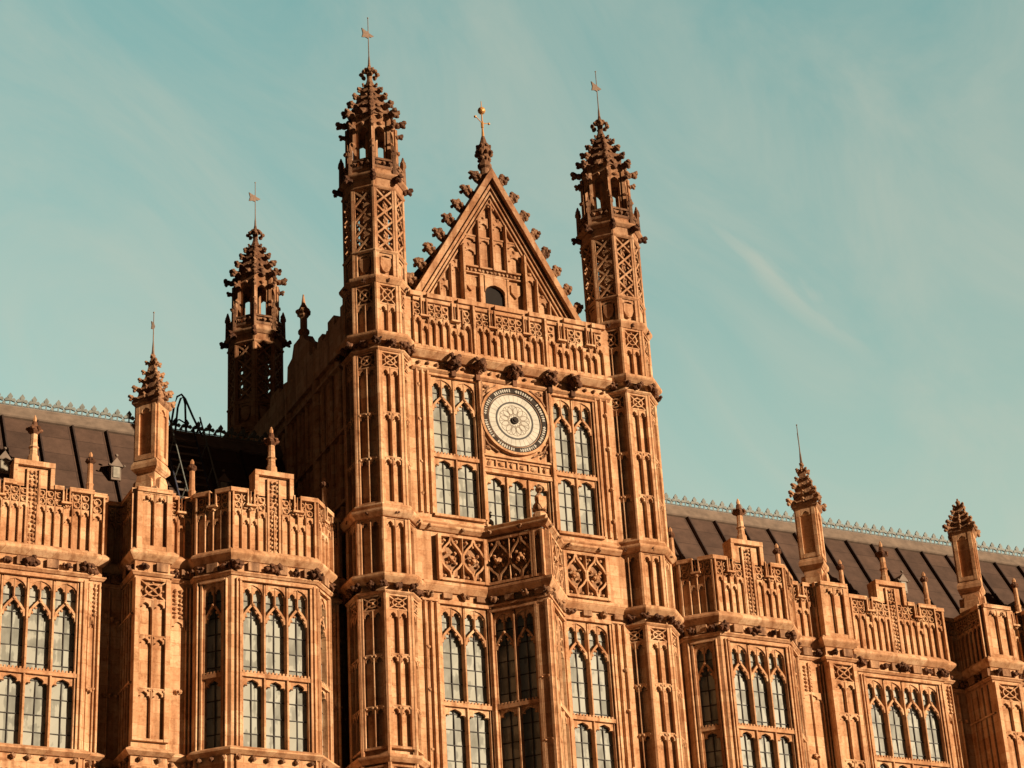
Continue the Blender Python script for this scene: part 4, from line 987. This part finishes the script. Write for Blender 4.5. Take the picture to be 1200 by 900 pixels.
def wing(plan, name, label, loc, fin, pins, roofx, dormers):
    W = thing('palace_wing', label, 'building', loc)
    walls, par_, fr = MB(), MB(), MB(); dk_ = Each('loophole', VOID, W); cop = Each('coping', STONE, W); dkm = Each('carved_boss', SOOTY, W)
    parts = []
    for k, A, B in plan: stretch(k, A, B, W, walls, par_, dk_, fr, dkm, parts)
    path = [plan[0][1]] + [s[2] for s in plan]
    pp = [path[0]]
    for p in path[1:]:
        if abs(p[0] - pp[-1][0]) + abs(p[1] - pp[-1][1]) > 1e-4: pp.append(p)
    path = pp
    cs = Each('string_course', STONE, W)
    cs.mould(path, [(-0.05, ZC - 0.08), (0.04, ZC - 0.06), (0.14, ZC + 0.05), (0.16, ZC + 0.08), (0.16, ZC + 0.13), (0.06, ZC + 0.24), (-0.05, ZC + 0.24)])
    cs.mould(path, [(-0.05, 22.28), (0.04, 22.28), (0.09, 22.34), (0.09, 22.37), (-0.05, 22.4)])
    cs.mould(path, [(-0.05, 17.86), (0.05, 17.86), (0.15, 17.94), (0.15, 17.98), (0.03, 18.06), (-0.05, 18.06)])
    cs.mould(path, [(-0.05, 17.2), (0.05, 17.2), (0.12, 17.26), (0.12, 17.3), (-0.05, 17.34)])
    # weathered coping over the parapet, cut open at every loophole
    for k, A, B in plan:
        F, Ln = seg(A, B)
        ss = [Ln * 0.22, Ln * 0.78] if Ln > 1.6 else ([Ln * 0.5] if Ln > 0.55 and k not in ('butt', 'recess', 'side') else [])
        c = [-0.05 if k in ('cheek', 'strip', 'win3', 'win4') else 0] + [x for s_ in ss for x in (s_ - 0.07, s_ + 0.07)] + [Ln + (0.05 if k in ('cheek', 'strip', 'win3', 'win4') else 0)]
        for i in range(0, len(c), 2):
            a, b = c[i], c[i + 1]
            if k in ('win3', 'win4') and a < Ln / 2 < b:
                cop.box(F, a, Ln / 2 - 0.5, ZT, ZT + 0.11, -0.3, 0.11); cop.box(F, Ln / 2 + 0.5, b, ZT, ZT + 0.11, -0.3, 0.11)
            else: cop.box(F, a, b, ZT + (0.004 if k in ('strip', 'cheek') else 0), ZT + 0.11 + (0.003 if k in ('side', 'cheek') else 0), -0.3, 0.11 if k != 'butt' else 0.14)
    w = walls.build('wall', STONE, W); p_ = par_.build('parapet', STONE, W)
    fr.build('carved_frieze', CARVED, W)
    # flat gutter roof between parapet and the steep roof
    d_ = MB(); x0, x1 = path[0][0], path[-1][0]
    d_.box(Fr(0, 2.55), x0, x1, 23.3, 23.5, -1.5, 0.0, False)
    d_.build('gutter', ROOF, W)
    back_ = MB(); back_.box(Fr(0, 2.6), x0, x1, 0, 23.3, -6, -0.02, False)
    back_.build('inner_wall', STONE, W)
    for (fx, fy, z0, big) in fin:
        a, b = MB(), MB()
        finial_mb(a, b, fx, fy, z0, big)
        if big:
            a.ngon(fx, fy, [(z0 + 0.3, 0.045), (z0 + 0.42, 0.05), (z0 + 0.52, 0.015)], 6)
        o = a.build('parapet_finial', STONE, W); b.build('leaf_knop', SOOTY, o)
    for (x, y, lb, rod) in pins: pinnacle(x, y, W, lb, rod)
    roof(W, roofx[0], roofx[1], dormers)
    return W
fl = [(-12.3, 1.42, 25.88, True), (-6.7, 0.14, 25.88, True), (-10.87, 1.5, 25.35, False), (-8.42, 1.1, 25.35, False), (-4.98, 0.98, 25.35, False), (-13.73, 1.5, 25.35, False)]
fr_ = [(6.75, 0.14, 25.88, True), (12.25, 1.42, 25.88, True), (5.05, 1.0, 25.35, False), (8.45, 1.05, 25.35, False), (10.82, 1.5, 25.35, False), (13.68, 1.5, 25.35, False), (16.55, 1.05, 25.35, False), (18.27, 0.14, 25.88, True)]
wl = wing(left_plan, 'l', 'golden stone gothic palace wing left of the tower, with the roof ladder on it', (-10, 3, 0), fl,
          [(-9.47, 1.12, 'gabled square pinnacle with a crocketed spire and thin gilded rod', True)], (-26, -4.3), [(-9.33, 26.6), (-12.3, 26.25), (-6.4, 26.6)])
wr = wing(right_plan, 'r', 'golden stone gothic palace wing right of the tower under a long ribbed roof', (12, 3, 0), fr_,
          [(9.75, 1.25, 'taller looking pinnacle with a gilded vane on the right wing', True), (15.15, 1.3, 'right pinnacle without a rod', False), (21.2, 1.3, None, True)], (4.3, 34), [(15.2, 26.45), (19.2, 26.0)])

# ================================================================= SMALL THINGS
# heraldic beast on the tip of the balcony
st = thing('statue', 'small carved stone beast with a shield on the tip of the balcony', 'statue', (0.05, -1.05, 24.38))
q = MB(); x, y, z = 0.05, -1.02, 24.38
q.ngon(x, y, [(z, 0.19), (z + 0.12, 0.19), (z + 0.16, 0.15)], 8); q.build('pedestal', STONE, st)
q = MB(); q.lump((x, y + 0.05, z + 0.33), 0.17, 2, 0.06, (0.85, 1.0, 1.1)); q.lump((x, y - 0.0, z + 0.55), 0.125, 2, 0.06, (0.95, 0.9, 1.3)); q.lump((x - 0.01, y - 0.04, z + 0.80), 0.10, 2, 0.08, (0.9, 1.05, 1.0))
q.lump((x - 0.01, y - 0.14, z + 0.78), 0.055, 1, 0.1, (0.9, 1.2, 0.8))
for s in (-1, 1):
    q.lump((x + s * 0.065, y - 0.02, z + 0.90), 0.035, 1, 0.1); q.rod([(x + s * 0.08, y - 0.04, z + 0.6), (x + s * 0.10, y - 0.13, z + 0.42), (x + s * 0.07, y - 0.15, z + 0.2)], 0.04, 6)
    q.lump((x + s * 0.13, y + 0.02, z + 0.24), 0.085, 1, 0.1, (0.8, 1.3, 0.9))
q.build('beast_body', CARVED, st)
q = MB(); F = Fr(x, y - 0.16); q.prism(F, [(-0.11, z + 0.56), (0.11, z + 0.56), (0.11, z + 0.36), (0, z + 0.2), (-0.11, z + 0.36)], -0.02, 0.03); q.build('shield', STONE, st)

# roof access stair with guard hoops over the ridge
lad = thing('roof_ladder', 'dark steel roof stair with handrails and tall hoops over the ridge, behind the left pinnacle', 'ladder', (-7.3, 5.0, 27))
nrm = Vector((0, -1, RS)).normalized(); dn = Vector((0, -RS, -1)).normalized()
def RP(x, t, h): return tuple(Vector((x, RIDGEY, RZ)) + dn * t + nrm * h)
xa, xb = -7.75, -6.85
for xx in (xa, xb):
    q = MB(); q.rod([RP(xx, -0.1, 0.22), RP(xx, 5.0, 0.22)], 0.035); q.build('stringer', STEEL, lad)
for k in range(14):
    q = MB(); q.rod([RP(xa, 0.2 + k * 0.34, 0.22), RP(xb, 0.2 + k * 0.34, 0.22)], 0.03); q.build('rung', RIDGE, lad)
for xx in (xa, xb):
    q = MB(); q.rod([RP(xx, 0.15, 0.75), RP(xx, 5.0, 0.75)], 0.026)
    for k in range(5): q.rod([RP(xx, 0.3 + k * 1.05, 0.2), RP(xx, 0.3 + k * 1.05, 0.75)], 0.02)
    q.build('handrail', IRON, lad)
for P in ([(-7.52, 28.55), (-7.38, 29.6), (-7.30, 29.88), (-7.18, 29.97), (-7.07, 29.85), (-6.85, 29.35), (-6.48, 28.6)], [(-7.36, 28.55), (-7.28, 29.55), (-7.20, 29.84), (-7.12, 29.9), (-7.07, 29.7), (-7.03, 28.6)]):
    q = MB(); q.rod([(a, 5.9, b) for a, b in P], 0.03); q.build('guard_hoop', STEEL, lad)
q = MB(); q.rod([(-7.42, 5.88, 29.1), (-7.22, 5.92, 29.2), (-7.04, 5.9, 29.1)], 0.022); q.build('cross_bar', STEEL, lad)
# handrail beside the rear turret
hr = thing('guard_rail', 'thin grey curved guard rail beside the shaded rear turret', 'railing', (-3.0, 8.6, 31))
q = MB(); q.rod([(-3.05, 9.2, 32.3), (-2.85, 8.9, 32.35), (-2.72, 8.7, 32.25), (-2.68, 8.65, 32.0), (-2.7, 8.65, 31.2)], 0.03); q.build('hoop', IRON, hr)
q = MB(); q.rod([(-3.05, 9.2, 31.4), (-2.7, 8.65, 31.4)], 0.02); q.build('cross_bar', STEEL, hr)
